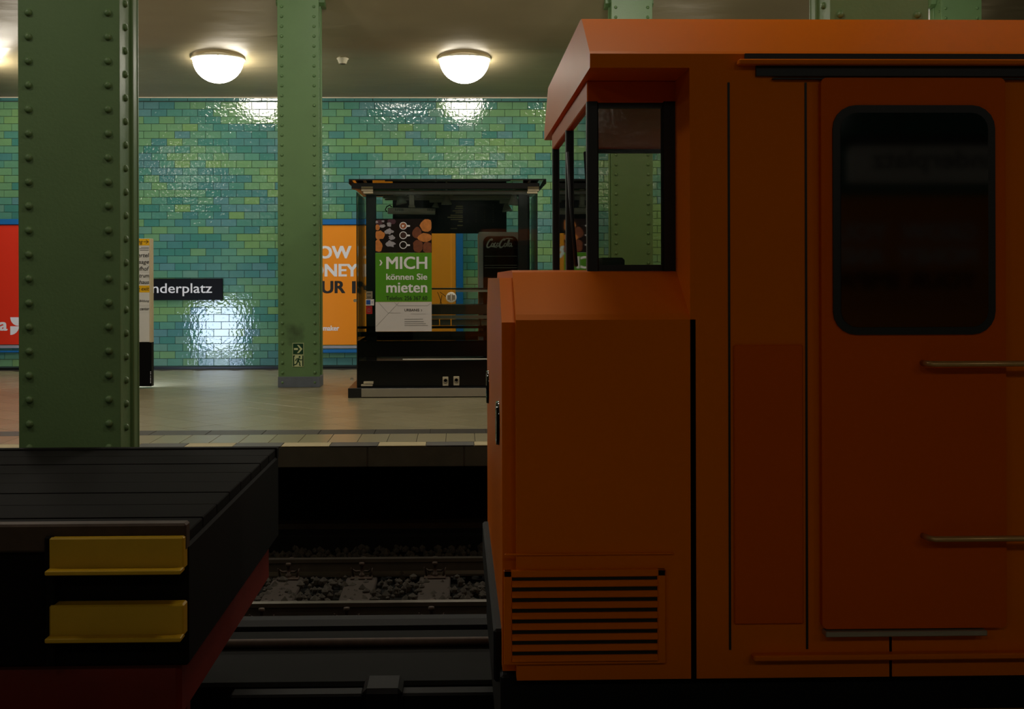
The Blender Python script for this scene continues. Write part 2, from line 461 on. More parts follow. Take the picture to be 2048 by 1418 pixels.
# diagonal tiles
D = 0.422; s2 = math.sqrt(2)
dm = [slab(D-0.005, D-0.005).mesh('floor_tile', m) for m in (M['floor'], M['floor2'])]
cand = []
off = (12.40/s2) % D; off2 = 0.10
for i in range(-60, 90):
    for j in range(-60, 90):
        u = (i+0.5)*D + off; v = (j+0.5)*D + off2
        X, Yq = (u - v)/s2, (u + v)/s2
        if Yq < 12.66 - 0.02 or Yq > YW-0.34 or X < -8.6 or X > 5.2: continue
        x, y = pix((X, Yq, 0))
        hid = any(a < x < b and e < y < f for a, b, e, f in ((30,284,0,1418),(700,1090,300,790),(1010,3000,0,1418),(-900,-20,0,1418)))
        cand.append((Yq + (100 if hid else 0), X, Yq))
cand.sort()
V, F, FM = [], [], []
h = D/2 - 0.0025
def clipped(X, Yq):
    pts = [(X, Yq-h*s2), (X+h*s2, Yq), (X, Yq+h*s2), (X-h*s2, Yq)]
    return pts
def clip(poly, lim, keep_above):
    out = []
    for a, b in zip(poly, poly[1:]+poly[:1]):
        ia = (a[1] >= lim) == keep_above; ib = (b[1] >= lim) == keep_above
        if ia: out.append(a)
        if ia != ib:
            t = (lim-a[1])/(b[1]-a[1]); out.append((a[0]+t*(b[0]-a[0]), lim))
    return out
for n_, (key, X, Yq) in enumerate(cand):
    whole = Yq - h*s2 >= 12.652 and Yq + h*s2 <= YW-0.33
    if whole and n_ < 300:
        o = obj('floor_tile', random.choice(dm), floor); o.location = (X, Yq, 0); o.rotation_euler = (0, 0, PI/4)
    else:
        pl = clip(clip(clipped(X, Yq), 12.652, True), YW-0.33, False)
        if len(pl) < 3: continue
        n = len(V); V += [(a, b, -0.001) for a, b in pl]; F.append(tuple(range(n, n+len(pl)))); FM.append(random.randrange(2))
# strip of cut tiles that start below the band line
for i in range(-60, 90):
    for j in range(-60, 90):
        u = (i+0.5)*D + off; v = (j+0.5)*D + off2
        X, Yq = (u - v)/s2, (u + v)/s2
        if 12.652 - h*s2 < Yq < 12.64 and -8.6 < X < 5.2:
            pl = clip(clipped(X, Yq), 12.652, True)
            if len(pl) < 3: continue
            n = len(V); V += [(a, b, -0.001) for a, b in pl]; F.append(tuple(range(n, n+len(pl)))); FM.append(random.randrange(2))
me = bpy.data.meshes.new('floor_tiles'); me.from_pydata(V, [], F); me.materials.append(M['floor']); me.materials.append(M['floor2'])
me.polygons.foreach_set('material_index', FM); me.update()
stuff(obj('floor_tiles', me, floor))
# concrete fascia panels under the lip
xf = PX(540, YE) - 8*0.88
fp = B(-0.436, 0.436, 0, 0.05, -0.195, -0.012, 0.006).mesh('fascia_panel', M['concrete'])
while xf < 4.5:
    o = obj('fascia_panel', fp, floor); o.location = (xf+0.44, YE+0.004, 0); xf += 0.88
# void under the platform, track bed, near platform
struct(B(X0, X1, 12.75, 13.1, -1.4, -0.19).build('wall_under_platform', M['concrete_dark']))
struct(B(X0, X1, 12.55, 12.75, -1.2, -0.93).build('trim_4', M['concrete']))
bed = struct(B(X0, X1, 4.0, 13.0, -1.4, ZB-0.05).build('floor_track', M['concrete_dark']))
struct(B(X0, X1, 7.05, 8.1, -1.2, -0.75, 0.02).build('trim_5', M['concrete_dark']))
nf = struct(B(X0, X1, -9.0, YP, -0.19, 0.0).build('floor_near', M['floor']))
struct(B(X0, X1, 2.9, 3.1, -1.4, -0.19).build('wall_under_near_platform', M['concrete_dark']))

# ballast
V, F = [], []
ico = [(0,0,1),(0.9,0,0.3),(0.3,0.85,0.3),(-0.7,0.5,0.3),(-0.7,-0.5,0.3),(0.3,-0.85,0.3),(0.6,0.5,-0.6),(-0.3,0.8,-0.6),(-0.9,0,-0.6),(-0.3,-0.8,-0.6),(0.6,-0.5,-0.6)]
icf = [(0,1,2),(0,2,3),(0,3,4),(0,4,5),(0,5,1),(1,6,2),(2,6,7),(2,7,3),(3,7,8),(3,8,4),(4,8,9),(4,9,5),(5,9,10),(5,10,1),(1,10,6)]
for _ in range(5200):
    x, y = random.uniform(-4.2, 3.6), random.uniform(8.15, 11.9)
    r = random.uniform(0.018, 0.042); a = random.random()*2*PI; ca, sa = math.cos(a), math.sin(a)
    sx, sy, sz = (random.uniform(0.7, 1.35) for _ in range(3)); z = ZB - 0.04 + random.random()*0.05
    n = len(V)
    for (p, q, w) in ico:
        p2, q2 = p*sx*r, q*sy*r; V.append((x + p2*ca - q2*sa, y + p2*sa + q2*ca, z + w*sz*r))
    F += [tuple(t+n for t in f) for f in icf]
me = bpy.data.meshes.new('ballast'); me.from_pydata(V, [], F); me.materials.append(M['stone']); me.update()
bal = stuff(obj('ballast', me)); tag(bal, 'loose grey ballast stones lying between the rails', 'ballast')

# ================================================================== TRACK
def rail(Y, label):
    pf = [(-0.036,0),(0.036,0),(0.036,-0.03),(0.008,-0.045),(0.008,-0.11),(0.06,-0.13),(0.06,-0.145),(-0.06,-0.145),(-0.06,-0.13),(-0.008,-0.11),(-0.008,-0.045),(-0.036,-0.03)]
    o = MB().prism([(Y+a, ZR+b) for a, b in pf], 'x', X0, X1).build('rail', M['rail']); tag(o, label, 'rail', None); return o
rail(9.2, 'bright worn steel rail nearer the camera on the far track')
rail(10.635, 'dull steel rail of the far track below the platform edge')
rail(5.15, 'steel rail under the near side of the orange locomotive')
rail(6.585, 'steel rail under the far side of the orange locomotive')
jb = MB().box(PX(400,9.14), PX(486,9.14), 9.10, 9.16, ZR-0.07, ZR+0.012, 0.006).build('rail_joint_cover', M['alu'])
tag(jb, 'pale joint cover bolted over the near rail of the far track', 'joint cover')
spx = [PX(v, 9.3) for v in (530, 698, 862)]
dx = (spx[2]-spx[0])/2
sl_first = None
sp_lab = {0: 'sleeper with the clear rail clips nearest the flat wagon, on the far track',
          1: 'sleeper with clear rail clips midway between flat wagon and locomotive, on the far track',
          2: 'sleeper with dim rail clips closest to the louvred locomotive nose'}
for k in range(-2, 4):
    x = spx[0] + k*dx
    lab = sp_lab.get(k, 'dark wooden sleeper of the far track hidden behind the rolling stock')
    if sl_first is None:
        t = thing('sleeper', lab, 'sleeper', (x, 9.92, ZB), 'sleepers of the far track')
        B(x-0.13, x+0.13, 8.7, 11.15, ZB-0.1, ZB+0.005, 0.01).build('timber', M['sleeper'], t)
        for yr in (9.2, 10.635):
            pl = B(x-0.09, x+0.09, yr-0.17, yr+0.17, ZB+0.005, ZB+0.02, 0.004).build('base_plate', M['rust'], t)
            for s in (-1, 1):
                cl = MB()
                cl.lathe([(0.024,0),(0.024,0.02),(0.012,0.022),(0.012,0.09),(0.022,0.09),(0.022,0.115),(0,0.115)], (x, yr+s*0.105, ZB+0.02), 8)
                for q in (-1, 1): cl.tube([(x+q*0.07, yr+s*0.105, ZB+0.02), (x+q*0.085, yr+s*0.105, ZB+0.09), (x+q*0.055, yr+s*0.1, ZB+0.06), (x+q*0.02, yr+s*0.07, ZB+0.055)], 0.010, 6)
                cl.build('rail_clip', M['rust'], pl)
        sl_first = t; x_first = x
    else: dup(sl_first, x - x_first, label=lab)
tr = thing('power_rail', 'covered power rail beside the far track, in front of the bright rail', 'power rail', (0, 8.5, ZB))
MB().prism([(8.38,-0.86),(8.62,-0.86),(8.62,-0.80),(8.55,-0.775),(8.45,-0.775),(8.38,-0.80)], 'x', PX(433,8.4), X1).build('cover', M['under'], tr)
for x in (-1.2, 0.6, 2.6, 5.0): B(x-0.05, x+0.05, 8.42, 8.58, ZB-0.05, -0.86).build('bracket', M['rust'], tr)
MB().lathe([(0.0,-0.02),(0.10,-0.02),(0.10,0.10),(0.0,0.10)], (PX(415,8.35), 8.5, -0.84), 16, 'x').build('end_cap', M['wagon_dark'], tr)
cb = MB(); cb.tube([(x*1.5, 7.72, -0.722 + 0.004*math.sin(x*3)) for x in range(-9, 10)], 0.03, 8)
tag(cb.build('cable', M['rust']), 'dark cable running along the curb between the two tracks', 'cable')
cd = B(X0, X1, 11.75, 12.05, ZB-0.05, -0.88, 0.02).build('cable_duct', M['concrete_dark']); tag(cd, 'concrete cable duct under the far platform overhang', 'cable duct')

# ================================================================== COLUMNS
riv = MB().lathe([(0.0225,0),(0.0215,-0.008),(0.016,-0.016),(0.008,-0.019),(0,-0.0195)], seg=10, axis='y').mesh('rivet', M['green_near'])
def column(xl, Yf, z0, z1, m, label, near, group, marks=True, inner=1):
    w, d = (P(240,400,YN).x - P(36.5,400,YN).x), 0.43
    xr = xl + w
    t = thing('riveted_column', label, 'column', ((xl+xr)/2, Yf+d/2, z0), group)
    e = 0.003
    B(xl, xr, Yf, Yf+0.022, z0, z1, e).build('front_plate', m, t)
    B(xl, xr, Yf+d-0.022, Yf+d, z0, z1, e).build('back_plate', m, t)
    for s, xs in ((-1, xl), (1, xr)):
        a, b = (xs+0.024, xs+0.05) if s < 0 else (xs-0.05, xs-0.024)
        B(a, b, Yf+0.022, Yf+d-0.022, z0, z1).build('side_web', m, t)
        o1, o2 = (xs+0.004, xs+0.03) if s < 0 else (xs-0.03, xs-0.004)
        B(o1, o2, Yf+0.022, Yf+0.075, z0, z1, 0.006).build('angle_bar', m, t)
        B(o1, o2, Yf+d-0.115, Yf+d-0.022, z0, z1, 0.006).build('angle_bar', m, t)
    pitch = 0.1388
    zs = []; z = PZ(27, YN) + (0 if near else 0.07)
    while z < z1-0.05: z += pitch
    while z > z0+0.06: z -= pitch; zs.append(z)
    fx = (xl+0.06, xr-0.066)
    if near:
        for z in zs:
            if z > 5.6: continue
            for x in fx:
                o = obj('rivet', riv, t); o.location = (x, Yf, z)
            o = obj('rivet', riv, t); o.rotation_euler = (0, 0, PI/2*inner)
            o.location = ((xr-0.024) if inner > 0 else (xl+0.024), Yf+0.20, z-0.045)
    else:
        mb = MB()
        for z in zs:
            for x in fx: mb.lathe([(0.024,0),(0.022,-0.01),(0.014,-0.019),(0,-0.022)], (x, Yf, z), 8, 'y')
            for xs, s in ((xr-0.024, 1), (xl+0.024, -1)):
                mb.lathe([(0.022,0),(0.02,s*0.01),(0.012,s*0.017),(0,s*0.02)], (xs, Yf+0.13, z-0.02), 8, 'x')
        stuff(mb.build('rivets', m, t))
        sk = B(xl-0.004, xr+0.004, Yf-0.014, Yf+d+0.014, z0, z0+0.15, 0.004).build('base_casing', M['skirt'], t)
        zb = PZ(13, Yf+0.3)
        br = MB()
        for s, xs in ((-1, xl), (1, xr)):
            a = xs - s*0.03
            br.prism([(Yf+0.24, zb+0.04), (Yf+0.30, zb), (Yf+d+0.35, zb), (Yf+d+0.35, zb+0.40), (Yf+0.24, zb+0.28)], 'x', a, xs+s*0.055)
        br.build('bracket', m, t)
    return t
xn = P(36.5, 400, YN).x
pn = (P(1660, 30, YN).x - xn)
g1 = 'green columns between the tracks'; g2 = 'green columns on the far platform'
column(xn, YN, -0.75, 6.19, M['green_near'], 'large green riveted column at left, standing between the tracks in front of the totem', True, g1)
column(xn+pn, YN, -0.75, 6.19, M['green_near'], 'large green riveted column mostly hidden behind the locomotive, its top above the orange roof', True, g1, inner=-1)
xf = P(555.5, 400, YC).x
pf = P(1224, 20, YC).x - P(555.5, 20, YC).x
column(xf, YC, 0, 6.1, M['green_stained'], 'slimmer looking green riveted column with exit signs and slate casing on the far platform', False, g2)
column(xf+pf, YC, 0, 6.1, M['green'], 'green far platform column rising behind the front of the orange cab roof', False, g2)
column(xf+2*pf, YC, 0, 6.1, M['green'], 'green far platform column beside the top of the hidden large column', False, g2)

# ================================================================== CEILING LAMPS
def lamp(x, Y, z, dome_m, label, group):
    t = thing('ceiling_lamp', label, 'lamp', (x, Y, z), group)
    R = 0.412
    MB().lathe([(R-0.012,0.02),(R,0.012),(R,0.002),(R-0.012,-0.006),(0.392,-0.008),(0.38,-0.008),(0.36,-0.006),(0.3,-0.004),(0,-0.004)], (x, Y, z), 40).build('rim', M['cream'], t)
    MB().lathe([(0.30,0.10),(0.30,0.0)], (x, Y, z), 32).build('mounting_ring', M['cream'], t)
    pr = [(0.382*math.cos(a), -0.006-0.36*math.sin(a)) for a in [PI/2*k/14 for k in range(14)]] + [(0, -0.367)]
    MB().lathe(pr, (x, Y, z), 40).build('glass_dome', dome_m, t)
    for a in (0.2, 1.77, 3.34, 4.9): B(x+0.4*math.cos(a)-0.012, x+0.4*math.cos(a)+0.012, Y+0.4*math.sin(a)-0.012, Y+0.4*math.sin(a)+0.012, z-0.012, z-0.002, 0.003).build('rim_clip', M['cream'], t)
    return t
gl = 'dome lamps over the far platform'
zl = PZ(119, YL)
for px_, lab in ((437.5, 'white glowing dome lamp over the far platform between the two green columns'),
                 (930, 'white glowing dome lamp above the glass kiosk'),
                 (-56, 'dome lamp just left of the large green column, only its ceiling glow showing'),
                 (1424, 'dome lamp over the far platform hidden behind the locomotive roof'),
                 (1917, 'dome lamp farthest right over the far platform behind the locomotive')):
    lamp(PX(px_, YL), YL, zl, M['lamp_dome'], lab, gl)
for i, x in enumerate((-8.0, -3.76, 0.48, 4.72)):
    lamp(x, 5.3, 4.85, M['lamp_dome_near'], ('dome lamp over the near platform edge left of the flat wagon', 'dome lamp over the near platform edge above the flat wagon', 'dome lamp above the gap between wagon and locomotive', 'dome lamp above the sliding door of the locomotive')[i], 'dome lamps over the near platform')
for i in range(4):
    lamp(-6.0 + 4.26*i, -3.2, 4.85, M['fill_dome_back'], ('added fill dome lamp over the near platform behind the camera, farthest left', 'added fill dome lamp over the near platform behind the camera, second from left', 'added fill dome lamp over the near platform behind the camera, second from right', 'added fill dome lamp over the near platform behind the camera, farthest right')[i], 'added fill lamps behind the camera')  # unseen row added as fill for the train side and near columns
for i in range(5):
    lamp(-9.2 + 3.94*i, 13.2, 6.17, M['fill_dome_mid'], ('added fill dome lamp high over the far platform edge, farthest left', 'added fill dome lamp high over the far platform edge, left of the large column', 'added fill dome lamp high over the far platform edge, above the exit sign column', 'added fill dome lamp high over the far platform edge, above the kiosk', 'added fill dome lamp high over the far platform edge, above the locomotive')[i], 'added fill lamps over the far platform edge')  # unseen row added to brighten the far floor, columns and kiosk front
for px_, lab in ((686.5, 'small cream smoke detector on the ceiling right of the green column'), (1177, 'small cream smoke detector on the ceiling left of the locomotive roof')):
    x = PX(px_, YL); z = PZ(116, YL)
    t = thing('smoke_detector', lab, 'detector', (x, YL, z), 'smoke detectors')
    MB().lathe([(0.05,0.05),(0.088,0.0),(0.092,-0.012),(0.092,-0.022),(0.08,-0.028),(0.06,-0.085),(0.052,-0.092)], (x, YL, z), 20).build('housing', M['cream'], t)
    MB().lathe([(0.052,-0.092),(0.03,-0.105),(0,-0.106)], (x, YL, z), 20).build('sensor_grille', M['counter'], t)

# ================================================================== ADVERTS AND SIGNS ON THE FAR WALL
YA = YW - 0.045
t = thing('billboard', 'orange poster in blue frame on the tiled wall behind the kiosk', 'billboard', (PX(740,YA), YA, 1.0))
pbox(577, 911, 450, 690, YA, YW+0.01).build('poster_sheet', M['orange_ad'], t)
fr = MB()
def frame(fr, x0, x1, yt, yb):
    a = P(x0, yb, YA); b = P(x1, yt, YA)
    ai = P(x0+14, 690, YA); bi = P(x1-14, 449, YA)
    for q in ((a.x, b.x, bi.z, b.z), (a.x, b.x, a.z, P(0,697.5,YA).z if False else PZ(697.5,YA)), (a.x, ai.x, a.z, b.z), (bi.x, b.x, a.z, b.z)):
        fr.box(q[0], q[1], YA-0.03, YW+0.01, q[2], q[3], 0.006)
frame(fr, 562, 926, 438, 706); fr.build('frame', M['blue'], t)
pbox(577, 911, 690.5, 697.5, YA-0.025, YA+0.02, 0.004).build('ledge', M['grey_strip'], t)
lettering('lettering', [('GROW',588,703,491.5,517.5),('YOUR',727,838,491.5,517.5),('MONEY',592,716,527.5,553.5),('AND',737,818,527.5,553.5),('maker',646,678.5,651,661.5)], YA-0.002, M['white_ink'], t, bold=0.035)
o = lettering('lettering', [('YOUR',590,690.5,561.5,587),('IMPACT',704,862,561.5,587)], YA-0.002, M['black_ink'], t, bold=0.035); o['label'] = 'black lettering'
t = thing('billboard', 'red poster in blue frame at the left edge behind the large column', 'billboard', (PX(-70,YA), YA, 1.0))
pbox(-240, 92, 450, 690, YA, YW+0.01).build('poster_sheet', M['red_ad'], t)
fr = MB(); frame(fr, -255, 107, 438, 706); fr.build('frame', M['blue'], t)
pbox(-240, 92, 690.5, 697.5, YA-0.025, YA+0.02, 0.004).build('ledge', M['grey_strip'], t)
lettering('lettering', [('a',-2,15,644,661.5)], YA-0.002, M['white_ink'], t, bold=0.03)
def Q(x, y, Y=None): p = P(x, y, Y or (YA-0.002)); return (p.x, p.z)
lg = MB()
arc = [Q(36-15.5*math.cos(PI/2*i/8), 634.5+17*math.sin(PI/2*i/8)) for i in range(9)]
lg.poly([Q(37.5,634.5)] + [Q(20.5,634.5)] + arc[1:] + [Q(37.5,651.5)], YA-0.002)
lg.poly([Q(20.5,652.5), Q(38,652.5)] + [Q(20.5+17.5*math.cos(PI/2*i/8), 652.5+17.5*math.sin(PI/2*i/8)) for i in range(1,9)], YA-0.002)
lg.build('emblem', M['white_ink'], t)

YS = YW - 0.05
t = thing('station_sign', 'black station name sign with white letters on the tiled wall', 'sign', (PX(325,YS), YS, 1.3))
pbox(196, 445, 557, 600.5, YS, YW+0.01, 0.004).build('board', M['black_enamel'], t)
lettering('lettering', [('Alexa',226,300,566.5,586.5),('nderplatz',304.5,424,566.5,592.5)], YS-0.002, M['white_ink'], t, bold=0.008)

# directory totem
YT = YC
t = thing('directory_totem', 'white and yellow exit directory totem with black foot, half hidden by the large column', 'totem', (PX(245,YT), YT, 0))
pbox(168, 299, 477, 685, YT, YT+0.12, 0.006).build('panel', M['totem_white'], t)
a = P(299.2, 685, YT); b = P(302.5, 477, YT)
B(a.x, b.x, YT-0.004, YT+0.13, a.z, b.z, 0.004).build('edge_strip', M['totem_cream'], t)
pbox(166, 303, 684.2, 773.5, YT-0.004, YT+0.13, 0.006).build('foot', M['black_enamel'], t)
bars([(168,299,477.5,491),(168,299,571,585)], YT, 0.003).build('yellow_band', M['yellow'], t)
rules = [(168,299,y,y+0.5) for y in (517.5,531,544.5,557.5,611.5,625,638)]
bars(rules, YT, 0.0015).build('rule_line', M['grey_ink'], t)
lettering('lettering', [('Ausgang',250,285.5,479.5,489.5),('viertel',268,298,506,514.5),('Passage',262,298,519.5,530),('Kaufhof',262,298,533,541.5),('Zentrum',262,298,547,555),('Rathaus',264,298,560,568),
                        ('Ausgang exit',246,298,573.5,583.5),('zur Bildung',268,298.5,599.5,605),('center',280,298.5,615.5,620.5)], YT-0.005, M['black_ink'], t, bold=0.004, slant=0.18)
stuff(bars([(270,297.5,490.5+3,490.5+7.5)] if False else [(282,297.5,494.5,495.2),(279,297.5,497,497.8),(280,297,500.2,501)], YT, 0.003).build('small_print', M['black_ink'], t))
ar = MB(); ar.poly([Q(287,484,YT), Q(287,483,YT), Q(296,483,YT), Q(296,484,YT)], YT-0.005)
ar.poly([Q(292.5,479.5,YT), Q(297.5,483.5,YT), Q(296.2,483.5,YT), Q(291.5,479.8,YT)], YT-0.0055); ar.poly([Q(292.5,487.5,YT), Q(297.5,483.5,YT), Q(296.2,483.5,YT), Q(291.5,487.2,YT)], YT-0.0055)
ar.build('arrow', M['black_ink'], t)
stuff(bars([(300.6,302,y,y+2.2) for y in (743,746.5,751,755,757.8,761,764)], YT-0.004, 0.002).build('side_print', M['white_ink'], t))

lp = B(PX(176,YT), PX(297,YT), YT+0.125, YT+0.14, 0.10, 1.02).build('lit_panel', M['screen'], t); lp['label'] = 'bluish white lit panel on the back'
# exit signs on the column
YX = YC - 0.008
t = thing('exit_sign', 'green square sign with pale arrow on the far column', 'sign', (PX(596,YX), YX, 0.5))
pbox(585, 607.5, 686, 709.5, YX, YC, 0.001).build('plate', M['exit_pale'], t)
bars([(586,606.5,687,708.5)], YX, 0.002).build('field', M['exit_green'], t)
ar = MB(); ar.poly([Q(588,696,YX), Q(596,696,YX), Q(596,700,YX), Q(588,700,YX)], YX-0.004)
ar.poly([Q(594,690,YX), Q(598,690,YX), Q(605,698,YX), Q(598,706,YX), Q(594,706,YX), Q(600,698.7,YX), Q(600,697.3,YX)], YX-0.0045)
ar.build('arrow', M['exit_pale'], t)
t = thing('exit_sign', 'pale square running figure escape sign below the arrow sign', 'sign', (PX(596,YX), YX, 0.3))
pbox(585, 607.5, 710, 733.5, YX, YC, 0.001).build('plate', M['exit_pale'], t)
dr = MB()
for x0, x1, y0, y1 in ((586,588.5,711.5,732.5),(604.5,606.8,711,732.5),(586,590,711,713)): 
    a = P(x0, y1, YX); b = P(x1, y0, YX); dr.box(a.x, b.x, YX-0.002, YX, a.z, b.z)
dr.build('door_mark', M['exit_green'], t)
rn = MB(); c = Q(599.3, 713.8, YX); rn.ring(c[0], c[1], 0.0, 0.014, YX-0.003, 12)
def limb(pts, w):
    for (xa, ya), (xb, yb) in zip(pts, pts[1:]):
        L = math.hypot(xb-xa, yb-ya) or 1; nx, ny = -(yb-ya)/L*w, (xb-xa)/L*w
        rn.poly([Q(xa+nx,ya+ny,YX), Q(xb+nx,yb+ny,YX), Q(xb-nx,yb-ny,YX), Q(xa-nx,ya-ny,YX)], YX-0.003 - 0.0002*random.random())
limb([(598,716.5),(595.5,723)], 2.0); limb([(598.5,717.5),(602,720.5),(604,718.5)], 0.9); limb([(597.5,717),(592.5,718),(591,722)], 0.9)
limb([(595.5,722.5),(599.5,725),(599.5,731),(601.5,731)], 1.1); limb([(595.5,722.5),(593,728),(588.5,729.5)], 1.1)
rn.build('running_figure', M['exit_green'], t)

# ================================================================== KIOSK
KY, KB = 16.15, 17.70
kx0, kx1 = PX(713, KY), PX(1075.5, KY)
kbx0, kbx1 = kx0 + 0.02, kx1 - 0.02
def KZ(y): return PZ(y, KY, 895)
t = kiosk = thing('kiosk', 'black framed glass snack kiosk with flat glass roof on the far platform', 'kiosk', ((kx0+kx1)/2, 16.9, 0))
pl = B(kx0-0.10, kx1+0.10, KY-0.16, KB+0.1, 0.0, 0.125, 0.006).build('plinth', M['dark_steel'], t)
a = PX(722, KY-0.17)
B(a, kx1+0.10, KY-0.168, KY-0.155, 0.012, 0.118, 0.003).build('plinth_strip', M['alu'], pl)
zt = KZ(384); zp = 0.125
for x, s in ((kx0, 1), (kx1, -1)):
    B(x, x+s*0.012, KY, KY+0.02, zp, zt).build('glass_edge', M['dark_steel'], t)
    B(x+s*0.115, x+s*0.24, KY+0.16, KY+0.28, zp, zt+0.04, 0.004).build('corner_post', M['dark_bluish'], t)
    B(x+s*0.02, x+s*0.11, KB-0.14, KB-0.02, zp, zt+0.04, 0.004).build('corner_post', M['dark_bluish'], t)
    g = B(x, x+s*0.01, KY+0.02, KB, zp+0.6, zt).build('side_pane', M['glass'], t)
    B(x+s*0.002, x+s*0.03, KY+0.02, KB, zp, KZ(681)).build('side_panel', M['kiosk_black'], t)
xm = PX(902.5, KY)
for x0, x1 in ((kx0+0.012, xm-0.003), (xm+0.003, kx1-0.012)):
    B(x0, x1, KY, KY+0.01, KZ(681), zt).build('front_pane', M['glass'], t)
B(kbx0+0.1, kbx1-0.1, KB-0.03, KB-0.02, 0.7, zt).build('rear_pane', M['glass'], t)
# black lower front: shelf bars with slits between them
for y0, y1, nm in ((652,657,'shelf_bar'),(663,673,'shelf_bar'),(681,713,'lower_panel'),(721.5,773,'lower_panel')):
    B(kx0+0.012, kx1-0.012, KY+0.015, KY+0.05, KZ(y1), KZ(y0), 0.002).build(nm, M['kiosk_black'], t)
B(kx0+0.03, kx1-0.03, KY+0.05, KB-0.1, KZ(722)-0.012, KZ(722)).build('inner_shelf', M['dark_steel'], t)
B(PX(805,KY+.02), kx1-0.05, KY+0.022, KY+0.045, KZ(719.5), KZ(717.5)).build('painted_slit_light', M['alu_pale'], t)  # pale strip paints the light showing through the slit
B(kx0+0.05, kx1-0.05, KB-0.12, KB-0.09, zp, KZ(681)).build('rear_panel', M['kiosk_black'], t)
# roof
zr = KZ(362); zrf = PZ(358, KY-0.14, 895)
xo0, xo1 = PX(698.5, KY-0.14), PX(1092.5, KY-0.14)
MB().prism([(KY-0.14, zrf-0.012), (KY-0.14, zrf), (KB+0.25, zrf-0.03), (KB+0.25, zrf-0.05)], 'x', xo0, xo1).build('roof_glass', M['roof_glass'], t)
B(xo0, xo1, KY-0.146, KY-0.136, zrf-0.016, zrf+0.001).build('roof_edge', M['dark_steel'], t)
for x in (xo0, xo1): B(x-0.004, x+0.004, KY-0.14, KB+0.25, zrf-0.06, zrf).build('roof_edge', M['dark_steel'], t)
zbm0, zbm1 = KZ(377.5), KZ(366)
B(kx0-0.06, kx1+0.02, KY-0.02, KY+0.10, zbm0, zbm1, 0.004).build('roof_beam', M['dark_steel'], t)
B(kx0, kx1, KB-0.10, KB+0.02, zbm0, zbm1, 0.004).build('roof_beam', M['dark_steel'], t)
for x in (kx0-0.03, kx1-0.07): B(x, x+0.10, KY+0.05, KB, zbm0, zbm1, 0.004).build('roof_beam', M['dark_steel'], t)
B(kx0+0.1, kx1-0.1, KY+0.14, KY+0.20, KZ(386)-0.01, KZ(379), 0.004).build('cross_rail', M['spot_grey'], t)
B(kx0+0.3, kx1-0.3, KY+0.75, KY+0.80, KZ(389)+0.0, KZ(383), 0.004).build('lamp_track', M['spot_grey'], t)
B(kx0+0.3, kx1-0.3, KY+1.15, KY+1.2, KZ(389)+0.0, KZ(383), 0.004).build('lamp_track', M['spot_grey'], t)
for x0, x1 in ((722.5, 745), (1055.5, 1077.5)):
    for i, (y0, y1, dx0, dx1) in enumerate(((373,377.2,0,0.5),(378,382.2,0,0.8),(383,387,4 if x0 < 900 else -1,1 if x0 < 900 else -2.5))):
        pbox(x0+dx0, x1+dx1, y0, y1, KY-0.05, KY+0.02, 0.002).build('corner_clamp', M['beige_plate'], t)
pbox(727, 746.5, 763.5, 768, KY-0.06, KY+0.02, 0.002).build('corner_clamp', M['beige_plate'], t)
pbox(722, 745, 769, 772.5, KY-0.06, KY+0.02, 0.002).build('corner_clamp', M['beige_plate'], t)
# lock rosette on the door joint, little glass-edge knobs
rs = MB(); c = P(902.5, 594.8, KY-0.012)
rs.lathe([(0.069,0.012),(0.069,0.0),(0.06,-0.006),(0.0,-0.006)], (c.x, KY-0.008, c.z), 28, 'y'); ro = rs.build('lock_rosette', M['alu_pale'], t)
q = MB()
for s in (-1, 1): q.box(c.x+s*0.012-0.004, c.x+s*0.012+0.004, KY-0.019, KY-0.012, c.z-0.045, c.z+0.045); q.box(c.x+s*0.012, c.x+s*0.05, KY-0.018, KY-0.012, c.z-0.03, c.z+0.03, 0.002)
q.build('lock_grip', M['grey_block'], ro)
for x, y in ((713.5, 601), (707.5, 758)):
    c2 = P(x, y, KY); MB().lathe([(0.022,0.0),(0.022,0.02),(0.012,0.03),(0,0.03)], (c2.x-0.02, KY-0.03, c2.z), 12, 'y').build('glass_knob', M['white_plastic'], t)
# power sockets on the lower panel
for x, y in ((891, 762.8), (912.8, 762)):
    sb = pbox(x-5.8, x+5.8, y-9.2, y+9.2, KY-0.035, KY+0.0, 0.004).build('power_socket', M['beige_plate'], t)
    c2 = P(x, y-1.5, KY-0.035); MB().lathe([(0.03,0.0),(0.03,-0.008),(0.022,-0.008),(0.020,0.0),(0,0.0)], (c2.x, KY-0.035, c2.z), 16, 'y').build('socket_ring', M['grey_block'], sb)
# counter inside
us = B(PX(729,16.6), kx1-0.1, 16.45, 17.3, PZ(579,16.45), PZ(576.5,16.45)).build('upper_shelf', M['dark_steel'], t)
pbox(911, 1050, 579, 584, 16.46, 16.50).build('shelf_trim', M['alu_pale'], us)
B(PX(735,16.5), kx1-0.15, 16.48, 17.25, PZ(629,16.48), PZ(610,16.48), 0.003).build('counter', M['counter'], t)
pbox(862, 1055, 630, 638, 16.44, 16.5).build('counter_trim', M['alu'], t)
for x0, x1 in ((740,800),(801,878),(880,901),(903,960),(962,1050)): pbox(x0, x1, 639, 651, 16.47, 16.6, 0.003).build('counter_block', M['grey_block'], t)
cb = MB()
for p in ([(875,584),(880,597),(883,608)], [(880,584),(888,590),(896,597)], [(884,590),(882,600),(880,608)]): cb.tube([P(x, y, 16.44) for x, y in p], 0.004, 5)
cb.build('loose_wire', M['dark_steel'], t)

